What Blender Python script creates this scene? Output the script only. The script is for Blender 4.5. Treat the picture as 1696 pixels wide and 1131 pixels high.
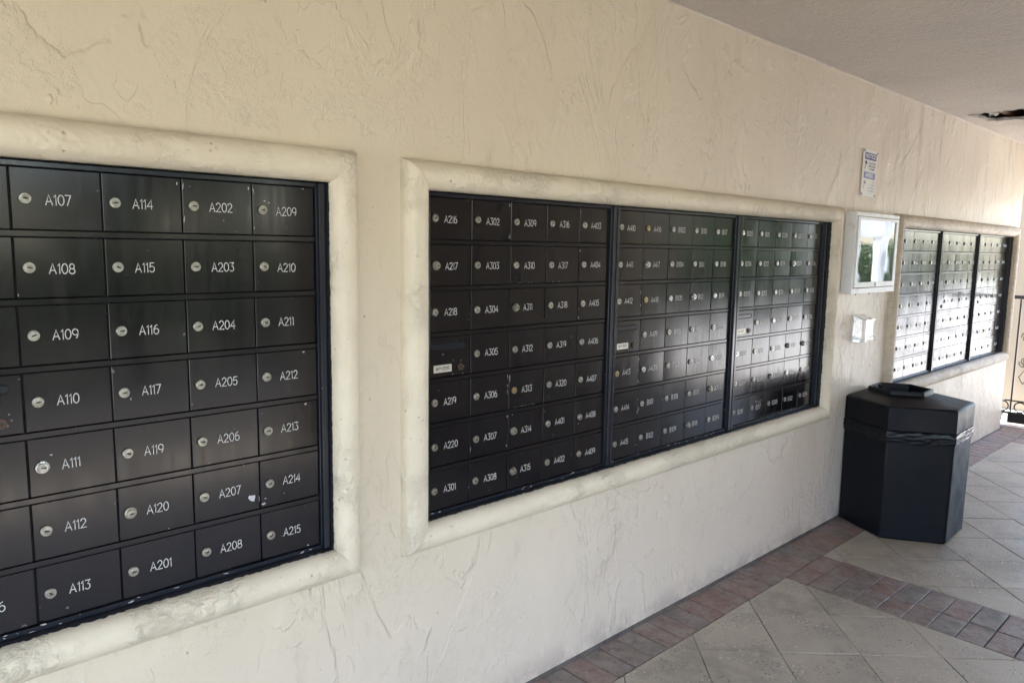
import bpy, math, random
from mathutils import Vector, Matrix, noise
random.seed(7)
R = math.radians
for o in list(bpy.data.objects): bpy.data.objects.remove(o)
sc = bpy.context.scene
COL = sc.collection

# ------------------------------------------------------------------ camera
CAMZ, CAMY = 1.549, -1.791
yaw, pitch, roll, fpx = 0.75236, -0.12580, 0.01592, 1227.9
F = Vector((math.sin(yaw)*math.cos(pitch), math.cos(yaw)*math.cos(pitch), math.sin(pitch)))
Rt = Vector((math.cos(yaw), -math.sin(yaw), 0)); Up = Rt.cross(F)
R2 = Rt*math.cos(roll) + Up*math.sin(roll); U2 = -Rt*math.sin(roll) + Up*math.cos(roll)
cd = bpy.data.cameras.new('camera'); cam = bpy.data.objects.new('camera', cd); COL.objects.link(cam)
cd.sensor_width = 36; cd.lens = fpx/1696*36; cd.clip_start = .02; cd.clip_end = 500
M = Matrix((R2, U2, -F)).transposed().to_4x4(); M.translation = Vector((0, CAMY, CAMZ)); cam.matrix_world = M
sc.camera = cam

# ------------------------------------------------------------------ light
SUN_EL, SUN_DIR = 61, Vector((.12, -.99, 0)).normalized()      # horizontal direction towards the sun
w = bpy.data.worlds.new('World'); sc.world = w; w.use_nodes = True
nt = w.node_tree; bg = nt.nodes['Background']
sk = nt.nodes.new('ShaderNodeTexSky'); sk.sky_type = 'NISHITA'; sk.sun_disc = False
sk.sun_elevation = R(SUN_EL); sk.sun_rotation = math.atan2(SUN_DIR.x, SUN_DIR.y)
sk.air_density = 1.0; sk.dust_density = 2.0
nt.links.new(sk.outputs[0], bg.inputs[0]); bg.inputs[1].default_value = .15
sd = bpy.data.lights.new('sun', 'SUN'); so = bpy.data.objects.new('sun', sd); COL.objects.link(so)
sd.energy = 4.0; sd.angle = R(.5); sd.color = (1, .95, .86)
sdir = Vector((SUN_DIR.x*math.cos(R(SUN_EL)), SUN_DIR.y*math.cos(R(SUN_EL)), math.sin(R(SUN_EL))))
so.rotation_euler = sdir.to_track_quat('Z', 'Y').to_euler(); so.location = (0, -10, 20)
vs = sc.view_settings; vs.view_transform = 'Standard'; vs.look = 'None'; vs.gamma = 1; vs.use_curve_mapping = False
vs.exposure = 3.3
sc.render.engine = 'CYCLES'
sc.cycles.max_bounces = 10; sc.cycles.diffuse_bounces = 6; sc.cycles.glossy_bounces = 5; sc.cycles.transmission_bounces = 8

# ------------------------------------------------------------------ helpers
class MB:
    def __init__(s): s.v = []; s.f = []; s.m = []
    def add(s, vs_, fs, mi=0):
        b = len(s.v); s.v += [tuple(p) for p in vs_]; s.f += [tuple(b+i for i in f) for f in fs]; s.m += [mi]*len(fs); return s
    def box(s, x0, x1, y0, y1, z0, z1, mi=0):
        return s.add([(x0,y0,z0),(x1,y0,z0),(x1,y1,z0),(x0,y1,z0),(x0,y0,z1),(x1,y0,z1),(x1,y1,z1),(x0,y1,z1)],
            [(0,3,2,1),(4,5,6,7),(0,1,5,4),(1,2,6,5),(2,3,7,6),(3,0,4,7)], mi)
    def tube(s, pts, r, n=8, mi=0, taper=None, cap=True):
        pts = [Vector(p) for p in pts]; rings = []
        up = Vector((0,0,1))
        for i, p in enumerate(pts):
            t = (pts[min(i+1, len(pts)-1)] - pts[max(i-1, 0)]).normalized()
            a = t.cross(up)
            if a.length < .05: a = t.cross(Vector((1,0,0)))
            a.normalize(); b = a.cross(t)
            rr = r if taper is None else r*(1+(taper-1)*i/(len(pts)-1))
            rings.append([p + a*rr*math.cos(2*math.pi*k/n) + b*rr*math.sin(2*math.pi*k/n) for k in range(n)])
        V = [q for rg in rings for q in rg]; Fc = []
        for i in range(len(rings)-1):
            for k in range(n): Fc.append((i*n+k, i*n+(k+1)%n, (i+1)*n+(k+1)%n, (i+1)*n+k))
        if cap: Fc.append(tuple(range(n-1,-1,-1))); Fc.append(tuple((len(rings)-1)*n+k for k in range(n)))
        return s.add(V, Fc, mi)
    def lathe(s, prof, n=20, mi=0, origin=(0,0,0), axis='-y', close=True):
        # prof: (radius, depth) depth along the axis
        V = []; Fc = []
        for r_, d in prof:
            for k in range(n):
                a = 2*math.pi*k/n
                V.append((origin[0]+r_*math.cos(a), origin[1]-d, origin[2]+r_*math.sin(a)) if axis == '-y' else (origin[0]+r_*math.cos(a), origin[1]+r_*math.sin(a), origin[2]+d))
        for i in range(len(prof)-1):
            for k in range(n): Fc.append((i*n+k, i*n+(k+1)%n, (i+1)*n+(k+1)%n, (i+1)*n+k))
        if close: Fc.append(tuple((len(prof)-1)*n+k for k in range(n)))
        return s.add(V, Fc, mi)
    def mesh(s, name, mats, smooth=False):
        me = bpy.data.meshes.new(name); me.from_pydata(s.v, [], s.f)
        for m in (mats if isinstance(mats, (list, tuple)) else [mats]): me.materials.append(m)
        me.polygons.foreach_set('material_index', s.m)
        if smooth:
            me.polygons.foreach_set('use_smooth', [True]*len(me.polygons))
            if smooth != 'all': me.set_sharp_from_angle(angle=R(smooth if not isinstance(smooth, bool) else 35))
        me.update(); return me
    def build(s, name, mats, parent=None, smooth=False, loc=(0,0,0)):
        o = bpy.data.objects.new(name, s.mesh(name, mats, smooth)); COL.objects.link(o); o.location = loc
        if parent: o.parent = parent
        return o
def inst(name, me, parent=None, loc=(0,0,0), rot=(0,0,0), scale=None):
    o = bpy.data.objects.new(name, me); COL.objects.link(o); o.location = loc; o.rotation_euler = rot
    if scale: o.scale = scale
    if parent: o.parent = parent
    return o
def empty(name, loc=(0,0,0)):
    o = bpy.data.objects.new(name, None); COL.objects.link(o); o.location = loc; o.empty_display_size = .1; return o
def tag(o, label=None, cat=None, group=None, kind=None):
    if label: o['label'] = label
    if cat: o['category'] = cat
    if group: o['group'] = group
    if kind: o['kind'] = kind
    return o
def bevel(o, wd, seg=2):
    m = o.modifiers.new('bevel', 'BEVEL'); m.width = wd; m.segments = seg; m.limit_method = 'ANGLE'; m.angle_limit = R(30); return o

# ------------------------------------------------------------------ node helpers
class NG:
    def __init__(s, name, base=(.5,.5,.5), rough=.6, metal=0, ior=1.5, spec=None):
        s.m = bpy.data.materials.new(name); s.m.use_nodes = True; s.t = s.m.node_tree; s.p = s.t.nodes['Principled BSDF']
        s.p.inputs['Base Color'].default_value = (*base, 1); s.p.inputs['Roughness'].default_value = rough
        s.p.inputs['Metallic'].default_value = metal; s.p.inputs['IOR'].default_value = ior
        if spec is not None: s.p.inputs['Specular IOR Level'].default_value = spec
    def n(s, t, **k):
        nd = s.t.nodes.new('ShaderNode'+t)
        for a, b in k.items(): setattr(nd, a, b)
        return nd
    def set(s, sock, val):
        if isinstance(val, bpy.types.NodeSocket): s.t.links.new(val, sock)
        else: sock.default_value = val
    def coord(s, kind='Object', scale=(1,1,1), loc=(0,0,0)):
        if kind == 'World': src = s.n('NewGeometry').outputs['Position']
        else: src = s.n('TexCoord').outputs[kind]
        mp = s.n('Mapping'); s.set(mp.inputs['Vector'], src); mp.inputs['Scale'].default_value = scale; s.set(mp.inputs['Location'], loc)
        return mp.outputs[0]
    def noise(s, vec, scale, detail=4, rough=.5, dist=0, out='Fac'):
        nd = s.n('TexNoise'); s.set(nd.inputs['Vector'], vec); nd.inputs['Scale'].default_value = scale
        nd.inputs['Detail'].default_value = detail; nd.inputs['Roughness'].default_value = rough; nd.inputs['Distortion'].default_value = dist
        return nd.outputs[out]
    def voro(s, vec, scale, feature='F1', out='Distance'):
        nd = s.n('TexVoronoi', feature=feature); s.set(nd.inputs['Vector'], vec); nd.inputs['Scale'].default_value = scale
        return nd.outputs[out]
    def math(s, op, a, b=0.0, c=None, clamp=False):
        nd = s.n('Math', operation=op, use_clamp=clamp); s.set(nd.inputs[0], a); s.set(nd.inputs[1], b)
        if c is not None: s.set(nd.inputs[2], c)
        return nd.outputs[0]
    def rng(s, v, a, b, c=0.0, d=1.0, smooth=True):
        nd = s.n('MapRange', interpolation_type='SMOOTHSTEP' if smooth else 'LINEAR')
        s.set(nd.inputs['Value'], v)
        for k, x in zip(('From Min','From Max','To Min','To Max'), (a,b,c,d)): s.set(nd.inputs[k], x)
        return nd.outputs[0]
    def mix(s, f, a, b):
        nd = s.n('Mix', data_type='RGBA'); s.set(nd.inputs[0], f)
        s.set(nd.inputs[6], (*a, 1) if isinstance(a, tuple) else a); s.set(nd.inputs[7], (*b, 1) if isinstance(b, tuple) else b)
        return nd.outputs[2]
    def sep(s, vec):
        nd = s.n('SeparateXYZ'); s.set(nd.inputs[0], vec); return nd.outputs
    def rand(s): return s.n('ObjectInfo').outputs['Random']
    def bump(s, h, dist=.002, strength=1.0, prev=None):
        nd = s.n('Bump'); s.set(nd.inputs['Height'], h); nd.inputs['Distance'].default_value = dist; nd.inputs['Strength'].default_value = strength
        if prev is not None: s.t.links.new(prev, nd.inputs['Normal'])
        s.t.links.new(nd.outputs[0], s.p.inputs['Normal']); return nd.outputs[0]
    def color(s, c): s.set(s.p.inputs['Base Color'], c)
    def rough(s, c): s.set(s.p.inputs['Roughness'], c)

def simple(name, base, rough=.6, metal=0, **k): return NG(name, base, rough, metal, **k).m

# --- stucco
def make_stucco():
    g = NG('skip_trowel_stucco', (.6,.53,.4), .48)
    c = g.coord('World')
    cs = g.coord('World', scale=(1, 1, .55))
    # trowel plates: narrow steps at several thresholds of warped noise
    hs = None
    for i, (sc_, th, amp, off) in enumerate([(1.9, .50, 1.0, 0), (2.7, .57, .8, 7.3), (3.6, .60, .7, 15.1), (5.5, .62, .5, 31.7)]):
        v = g.coord('World', scale=(1, 1, .5), loc=(off, off*.7, -off))
        n1 = g.math('ADD', g.noise(v, sc_, 5, .58, .9), g.math('MULTIPLY', g.math('SUBTRACT', g.noise(c, 34, 3, .6), .5), .022))
        st = g.rng(n1, th-.006, th+.020)
        st = g.math('MULTIPLY', st, g.rng(g.noise(g.coord('World', loc=(off+3, 1, off)), 2.6, 3, .6), .40, .56, .12, 1.0))
        st = g.math('MULTIPLY', st, amp)
        hs = st if hs is None else g.math('ADD', hs, st)
    # torn ridge lines, present only in places
    vd = g.coord('World', scale=(1, 1, .42), loc=(3, 2, 1))
    n2 = g.noise(vd, 3.1, 4, .6, 1.6)
    rd = g.math('ABSOLUTE', g.math('SUBTRACT', n2, .5))
    rd = g.rng(rd, .0, .011, 1, 0)
    mk = g.rng(g.noise(g.coord('World', loc=(9, 9, 9)), 4.5, 3, .6), .52, .60)
    rd = g.math('MULTIPLY', rd, mk)
    n3 = g.noise(g.coord('World', scale=(1,1,.5), loc=(13, 2, 6)), 6.5, 3, .6, 1.2)
    r3 = g.rng(g.math('ABSOLUTE', g.math('SUBTRACT', n3, .5)), 0, .010, 1, 0)
    mk3 = g.rng(g.noise(g.coord('World', loc=(1, 4, 5)), 3.2, 3, .6), .55, .62)
    r3 = g.math('MULTIPLY', r3, mk3)
    wav = g.noise(c, 1.7, 3, .5)
    fine = g.noise(c, 60, 4, .6)
    med = g.noise(cs, 14, 3, .5)
    h = g.math('ADD', g.math('MULTIPLY', hs, .95), g.math('MULTIPLY', rd, .32))
    h = g.math('ADD', h, g.math('MULTIPLY', r3, .26))
    grit = g.math('MULTIPLY', g.rng(g.noise(g.coord('World', loc=(4,4,8)), 30, 4, .7), .42, .66), g.rng(g.noise(g.coord('World', loc=(2,6,1)), 3.4, 4, .65), .47, .60))
    h = g.math('ADD', h, g.math('MULTIPLY', grit, .45))
    h = g.math('ADD', h, g.math('MULTIPLY', wav, 5.0))
    h = g.math('ADD', h, g.math('MULTIPLY', fine, .20))
    h = g.math('ADD', h, g.math('MULTIPLY', med, .35))
    g.bump(h, .0042, 1.0)
    # colour: cream paint, greyer in the grime streaks
    X, Y, Z = g.sep(g.n('NewGeometry').outputs['Position'])
    t = g.noise(g.coord('World', scale=(1,1,.4)), 1.3, 4, .6)
    colr = g.mix(g.rng(t, .35, .65), (.71,.632,.49), (.665,.59,.46))
    # cool sky light painted into the colour, growing towards the far end and low down
    cool_light = g.math('ADD', g.rng(X, .3, 4.6), g.rng(Z, 1.0, .15, 0, .55))
    cool_light = g.math('MULTIPLY', cool_light, g.rng(g.noise(c, .9, 4, .6), .2, .75, .55, 1.0))
    colr = g.mix(g.math('MULTIPLY', cool_light, .62, clamp=True), colr, (.665,.582,.525))
    tn = g.math('MULTIPLY', g.math('MULTIPLY', g.rng(X, 4.7, 5.6), g.rng(Z, 1.0, .55)), g.rng(g.noise(c, 2.3, 5, .65), .3, .7, .55, 1.0))  # tan stain, also painted in to tone down light from the gate end
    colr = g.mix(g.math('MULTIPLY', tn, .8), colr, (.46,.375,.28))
    # vertical grime streaks near the top of the far part
    sn = g.noise(g.coord('World', scale=(9, 9, .9)), 1.6, 5, .65)
    sm = g.math('MULTIPLY', g.rng(sn, .52, .68), g.math('MULTIPLY', g.rng(X, 3.2, 5.4), g.rng(Z, 1.5, 2.1)))
    colr = g.mix(g.math('MULTIPLY', sm, .40), colr, (.33,.30,.28))
    sn2 = g.noise(g.coord('World', scale=(3, 3, 1.2), loc=(4,4,4)), 3, 6, .7)
    colr = g.mix(g.math('MULTIPLY', g.rng(sn2, .60, .74), .22), colr, (.36,.31,.25))
    # worn pale rubs below the holder
    rb = g.noise(g.coord('World', scale=(26, 26, 2.6)), 2.2, 5, .7)
    rx = g.math('MULTIPLY', g.rng(X, 4.22, 4.30), g.rng(X, 4.70, 4.58))
    rz = g.math('MULTIPLY', g.rng(Z, .70, .86), g.rng(Z, 1.08, 1.0))
    rm = g.math('MULTIPLY', g.math('MULTIPLY', rx, rz), g.rng(rb, .56, .63))
    colr = g.mix(g.math('MULTIPLY', rm, .7), colr, (.78,.76,.73))
    # splash dirt at the foot of the wall
    dm = g.math('MULTIPLY', g.rng(Z, .13, .0), g.rng(g.noise(c, 7, 5, .7), .36, .60))
    colr = g.mix(g.math('MULTIPLY', dm, .55), colr, (.30,.25,.24))
    pit = g.rng(g.noise(g.coord('World', loc=(2,8,3)), 38, 2, .5), .745, .77)
    colr = g.mix(g.math('MULTIPLY', pit, .5), colr, (.25,.2,.15))
    g.color(colr); return g.m
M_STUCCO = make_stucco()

def make_cast():
    g = NG('painted_cast_stone', (.68,.6,.46), .6)
    c = g.coord('World')
    big = g.noise(c, 9, 4, .6, .5)
    rough = g.noise(g.coord('World', loc=(5,1,2)), 38, 5, .7, .3)
    area = g.rng(g.noise(g.coord('World', loc=(8,3,1)), 5, 3, .6), .42, .60)
    pits = g.voro(c, 55); pm = g.rng(pits, .10, .22, 1, 0)
    pmask = g.rng(g.noise(g.coord('World', loc=(3,7,3)), 12, 3, .6), .52, .66)
    pm = g.math('MULTIPLY', pm, pmask)
    h = g.math('ADD', g.math('MULTIPLY', big, .4), g.math('MULTIPLY', g.math('MULTIPLY', g.rng(rough, .38, .62), area), .75))
    h = g.math('ADD', h, g.math('MULTIPLY', g.noise(c, 90, 3, .6), .25))
    h = g.math('SUBTRACT', h, g.math('MULTIPLY', pm, .9))
    g.bump(h, .005, 1.0)
    X, Y, Z = g.sep(g.n('NewGeometry').outputs['Position'])
    col = g.mix(g.rng(g.noise(g.coord('World', loc=(1,1,7)), 6, 4, .6), .35, .65), (.75,.68,.54), (.69,.62,.49))
    col = g.mix(g.math('MULTIPLY', g.rng(X, 1.6, 5.0), .75), col, (.61,.53,.435))
    dk = g.math('MULTIPLY', g.rng(pits, .05, .11, 1, 0), g.rng(g.noise(g.coord('World', loc=(3,2,9)), 16, 2, .5), .57, .64))
    col = g.mix(g.math('MULTIPLY', dk, .7), col, (.16,.12,.08))
    # far frame was left rawer and browner
    col = g.mix(g.math('MULTIPLY', g.rng(X, 4.7, 4.9), g.rng(g.noise(g.coord('World', scale=(1,1,3)), 20, 4, .7), .35, .65, .2, .75)), col, (.40,.33,.25))
    g.color(col); return g.m
M_CAST = make_cast()

def make_ceiling():
    g = NG('sprayed_ceiling_texture', (.42,.385,.345), .85)
    c = g.coord('World')
    h = g.math('ADD', g.noise(c, 75, 4, .7), g.math('MULTIPLY', g.noise(c, 28, 3, .6), .8))
    h = g.math('ADD', h, g.math('MULTIPLY', g.noise(c, 1.3, 2, .5), 4))
    g.bump(h, .016, 1.0)
    col = g.mix(g.rng(g.noise(c, 1.1, 4, .6), .35, .65), (.64,.565,.49), (.59,.53,.475))
    col = g.mix(g.math('MULTIPLY', g.rng(g.noise(c, 70, 3, .65), .54, .66), .7), col, (.66,.62,.57))
    g.color(col); return g.m
M_CEIL = make_ceiling()

def make_enamel(name='black_enamel', base=(.0070,.0065,.0092)):
    g = NG(name, base, .3, 0, ior=1.45)
    ob = g.coord('World')
    st = g.noise(g.coord('World', scale=(30, 30, 1.2)), 2.0, 4, .6)
    sm = g.noise(g.coord('World', scale=(1, 1, .6), loc=(3,3,3)), 11, 5, .65)
    g.rough(g.math('ADD', g.rng(st, .3, .7, .13, .19), g.rng(sm, .5, .75, 0, .07)))
    g.bump(g.math('ADD', g.math('MULTIPLY', g.noise(g.coord('World', scale=(1,1,.35)), 7, 1, .5), 1.0), g.math('MULTIPLY', g.noise(ob, 400, 2, .5), .010)), .0004, 1.0)
    colr = g.mix(g.rng(sm, .5, .85, 0, .10), base, (.05,.05,.055))
    sp = g.rng(g.noise(g.coord('World', loc=(7,1,1)), 70, 1, .5), .79, .81)
    colr = g.mix(g.math('MULTIPLY', sp, .35), colr, (.30,.29,.29))
    g.color(colr); return g.m
M_ENAMEL = make_enamel()
M_FRAME = make_enamel('frame_enamel', (.014,.017,.026)); M_FRAME.node_tree.nodes['Principled BSDF'].inputs['Metallic'].default_value = .0
M_GAP = simple('gap_black', (.006,.006,.007), .6)
M_CHIP = simple('bare_primer_chip', (.50,.50,.52), .5)
M_WHITE = simple('engraved_white_paint', (.56,.56,.56), .55)
M_SEAL = NG('black_sealant', (.020,.022,.027), .45); M_SEAL.bump(M_SEAL.noise(M_SEAL.coord('World'), 60, 4, .7), .003); M_SEAL = M_SEAL.m
def make_metal(name, base, rough):
    g = NG(name, base, rough, 1.0); c = g.coord('World')
    n = g.noise(c, 160, 4, .6); g.rough(g.rng(n, .3, .7, rough-.07, rough+.15)); g.color(g.mix(g.rng(g.noise(c, 90, 3, .6), .35, .7), base, tuple(x*.62 for x in base)))
    return g.m
M_NICKEL = make_metal('worn_nickel', (.45,.44,.39), .34)
M_CHROME = make_metal('bright_nickel', (.62,.62,.61), .24)
M_BRASS = make_metal('dull_brass', (.42,.33,.18), .36)
M_KEY = simple('keyway_black', (.01,.01,.01), .5)

def make_tile():
    g = NG('shellstone_paver', (.4,.38,.34), .55)
    c = g.coord('World'); rd = g.rand()
    loc = g.n('CombineXYZ'); g.set(loc.inputs[0], g.math('MULTIPLY', rd, 40)); g.set(loc.inputs[1], g.math('MULTIPLY', rd, 17))
    ob = g.coord('World', loc=loc.outputs[0])
    col = g.mix(g.rng(g.noise(ob, 3.5, 5, .65), .3, .7), (.42,.37,.30), (.285,.25,.205))
    col = g.mix(g.math('MULTIPLY', g.rng(rd, 0, 1, 0, .55), .6), col, (.42,.385,.33))
    X, Y, Z = g.sep(g.n('NewGeometry').outputs['Position'])
    sand = g.rng(g.noise(ob, 120, 4, .7), .45, .65); col = g.mix(g.math('MULTIPLY', sand, .35), col, (.47,.44,.40))
    wrp = g.n('VectorMath', operation='MULTIPLY_ADD'); g.set(wrp.inputs[0], g.noise(ob, 26, 2, .5, 0, 'Color')); wrp.inputs[1].default_value = (.03,.03,.03); g.set(wrp.inputs[2], ob)
    def fleck(sx, sy, sc_, lo):
        mp = g.n('Mapping'); g.set(mp.inputs['Vector'], wrp.outputs[0]); mp.inputs['Scale'].default_value = (sx, sy, 1); mp.inputs['Rotation'].default_value = (0,0,.6)
        return g.rng(g.voro(mp.outputs[0], sc_), lo, lo+.06, 1, 0)
    sh = g.math('MAXIMUM', fleck(1, 2.3, 24, .17), fleck(2.1, 1, 34, .17)); shm = g.math('MULTIPLY', g.rng(g.noise(ob, 7, 4, .65), .48, .56), g.rng(g.noise(g.coord('World', loc=(7,7,7)), 1.5, 3, .6), .36, .54, .35, 1))
    sh = g.math('MULTIPLY', sh, shm); col = g.mix(g.math('MULTIPLY', sh, .75), col, (.64,.61,.56))
    pt = g.rng(g.voro(g.coord('World', loc=(4,5,6)), 55), .16, .24, 1, 0); ptm = g.rng(g.noise(g.coord('World', loc=(6,5,6)), 6, 4, .65), .48, .55)
    pt = g.math('MULTIPLY', pt, ptm); col = g.mix(g.math('MULTIPLY', pt, .8), col, (.07,.062,.055))
    grim = g.rng(g.noise(g.coord('World', loc=(1,9,2)), 2.2, 6, .7), .50, .72); col = g.mix(g.math('MULTIPLY', grim, .6), col, (.17,.155,.14))
    g.color(col)
    g.rough(g.rng(g.noise(c, 5, 4, .6), .3, .7, .34, .55))
    h = g.math('SUBTRACT', g.math('ADD', g.math('MULTIPLY', g.noise(ob, 140, 3, .6), .25), g.noise(ob, 10, 3, .5)), g.math('MULTIPLY', pt, .8))
    g.bump(h, .0016, 1.0); return g.m
M_TILE = make_tile()
def make_brick():
    g = NG('tumbled_clay_paver', (.3,.2,.18), .6)
    rd = g.rand(); cb = g.n('CombineXYZ'); g.set(cb.inputs[0], g.math('MULTIPLY', rd, 37)); g.set(cb.inputs[1], g.math('MULTIPLY', rd, 91))
    ob = g.coord('Object', loc=cb.outputs[0])
    c1 = g.mix(g.rng(rd, .15, .55), (.215,.128,.108), (.175,.128,.115)); c1 = g.mix(g.rng(rd, .5, .9), c1, (.150,.138,.128))
    col = g.mix(g.rng(g.noise(ob, 11, 5, .65), .35, .68), c1, (.255,.215,.195))
    col = g.mix(g.math('MULTIPLY', g.rng(g.noise(ob, 26, 5, .7), .52, .68), .75), col, (.075,.06,.055))
    col = g.mix(g.math('MULTIPLY', g.rng(g.noise(g.coord('Object', loc=(9,9,9)), 60, 4, .7), .58, .7), .5), col, (.40,.35,.33))
    g.color(col); g.rough(g.rng(g.noise(ob, 12, 3, .6), .3, .7, .38, .62))
    g.bump(g.math('ADD', g.noise(ob, 18, 4, .6), g.math('MULTIPLY', g.noise(ob, 120, 3, .6), .35)), .0035, 1.0); return g.m
M_BRICK = make_brick()
M_GROUT = NG('dark_joint_sand', (.12,.105,.105), .9); M_GROUT.color(M_GROUT.mix(M_GROUT.rng(M_GROUT.noise(M_GROUT.coord('World'), 14, 4, .7), .35, .65), (.12,.108,.104), (.07,.065,.062))); M_GROUT.bump(M_GROUT.noise(M_GROUT.coord('World'), 200, 3, .6), .003); M_GROUT = M_GROUT.m

# ================================================================== STRUCTURE
WY = -.03                 # wall face; mailbox doors stand at y = 0
CEIL = 2.482
Z0 = 1.632                # height of the top row's locks
V_, H_ = .1397, .1669
X_END = 7.70

# openings in the wall (x0, x1, z0, z1)
OPEN = [(.095, .985, Z0-.915, Z0+.077), (1.298, 3.957, Z0-.915, Z0+.077), (4.915, 7.497, Z0-.915, Z0+.077)]
wall = MB()
xs = [-5.0]; 
for a, b, _, _ in OPEN: xs += [a, b]
xs.append(X_END-.03)
za, zb = OPEN[0][2], OPEN[0][3]
for i in range(len(xs)-1):
    x0, x1 = xs[i], xs[i+1]
    hole = any(abs(x0-o[0]) < 1e-6 for o in OPEN)
    for z0, z1 in ((-.05, za), (za, zb), (zb, CEIL+.1)):
        if hole and z0 == za: continue
        wall.add([(x0,WY,z0),(x1,WY,z0),(x1,WY,z1),(x0,WY,z1)], [(0,1,2,3)])
for a, b, c_, d in OPEN:     # reveals
    y1 = .10
    wall.add([(a,WY,c_),(b,WY,c_),(b,y1,c_),(a,y1,c_),(a,WY,d),(b,WY,d),(b,y1,d),(a,y1,d)], [(0,1,2,3),(4,7,6,5),(0,3,7,4),(1,5,6,2),(3,2,6,7)])
n = 8      # rounded, slightly ragged end of the wall
prof = [(X_END-.03+.03*math.sin(t*math.pi/2/n), WY+.03-.03*math.cos(t*math.pi/2/n)) for t in range(n+1)] + [(X_END, .30), (-5.0, .30)]
zz = [-.05 + (CEIL+.15)*k/70 for k in range(71)]
V = []; Fc = []
for k, z in enumerate(zz):
    for j, (px, py) in enumerate(prof):
        e = 0 if j == 0 or j > n+0 else .006*(noise.noise(Vector((7, 3, z*14)))+.6*noise.noise(Vector((1, 3, z*45))))*math.sin(math.pi/2*j/n)
        V.append((px+e, py, z))
m_ = len(prof)
for k in range(len(zz)-1):
    for j in range(m_-1): Fc.append((k*m_+j, k*m_+j+1, (k+1)*m_+j+1, (k+1)*m_+j))
wall.add(V, Fc)
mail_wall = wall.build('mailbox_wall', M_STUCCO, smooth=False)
for p in mail_wall.data.polygons: p.use_smooth = len(p.vertices) == 4 and abs(p.normal.x) > .05 and abs(p.normal.y) > .05
tag(mail_wall, 'long cream skip-trowel stucco wall holding the three framed mailbox panels', 'wall')

# mouldings: half-round cast strips with mitred ends
def moulding(a, b, c_, d, wl, wr, wt, wb):
    proj_ = .047; NP = 24
    def strip(kind):
        mb = MB(); V = []; Fc = []
        if kind in 'tb': L0, L1 = a, b
        else: L0, L1 = c_, d
        N = max(30, int((L1-L0)/.0045))
        wd = {'t': wt, 'b': wb, 'l': wl, 'r': wr}[kind]
        for i in range(N+1):
            u = i/N
            for j in range(NP+1):
                th = math.pi*j/NP
                s = (1-math.cos(th))/2            # 0 at the opening, 1 outside
                s2 = .5-.5*math.copysign(abs(math.cos(th))**.95, math.cos(th))
                y = WY + .003 - proj_*abs(math.sin(th))**.92
                if j == 0: y = .012; s2 = 0
                if j == NP: y = WY + .004
                o_ = s2*wd
                w0 = {'t': wl, 'b': wl, 'l': wb, 'r': wb}[kind]; w1 = {'t': wr, 'b': wr, 'l': wt, 'r': wt}[kind]
                A0 = L0 - s2*w0 + .0005; A1 = L1 + s2*w1 - .0005
                q = A0 + (A1-A0)*u
                if kind == 't': P = Vector((q, y, d+o_))
                elif kind == 'b': P = Vector((q, y, c_-o_))
                elif kind == 'l': P = Vector((a-o_, y, q))
                else: P = Vector((b+o_, y, q))
                amp = math.sin(th)
                nz = noise.noise(P*6)*.0012 + noise.noise(P*26+Vector((4,4,4)))*.0009 + noise.noise(P*70)*.0007 - max(0, noise.noise(P*7+Vector((1,8,0)))+.15)*abs(noise.noise(Vector((P.x*75,P.y*60,P.z*75))))*.0095*(1 if th > .9 else .3)
                P.y += nz*amp*1.0
                k2 = noise.noise(P*4+Vector((9,0,0)))*.0012 + noise.noise(P*30+Vector((9,0,0)))*.0008
                if kind in 'tb': P.z += k2*amp + (k2*.8 if j in (0,NP) else 0)
                else: P.x += k2*amp + (k2*.8 if j in (0,NP) else 0)
                V.append(tuple(P))
        st = NP+1
        for i in range(N):
            for j in range(NP):
                q4 = (i*st+j, i*st+j+1, (i+1)*st+j+1, (i+1)*st+j)
                Fc.append(q4 if kind in 'rb' else q4[::-1])
        mb.add(V, Fc)
        o = mb.build('moulding', M_CAST, mail_wall, smooth='all')
        return o
    for k in 'tblr': strip(k)
moulding(*OPEN[0], .085, .077, .085, .085)
moulding(*OPEN[1], .088, .080, .083, .085)
moulding(*OPEN[2], .088, .078, .083, .085)
# thin bead of caulk in the wall and ceiling joint
V = []; Fc = []
N = 420
for i in range(N+1):
    x = -3 + (X_END+3-.03)*i/N; r_ = .004+.003*noise.noise(Vector((x*6,0,0)))+.004*noise.noise(Vector((x*31,0,0)))
    for dy, dz in ((0,-r_*1.3),(-r_*.7,-r_*.9),(-r_*1.2,-r_*.3),(-r_*1.6,.002)): V.append((x, WY+.001+dy, CEIL+dz))
for i in range(N):
    for j in range(3): Fc.append((i*4+j, (i+1)*4+j, (i+1)*4+j+1, i*4+j+1))
MB().add(V, [f[::-1] for f in Fc]).build('caulk_bead', simple('caulk', (.56,.50,.44), .8), mail_wall, smooth='all')

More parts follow.
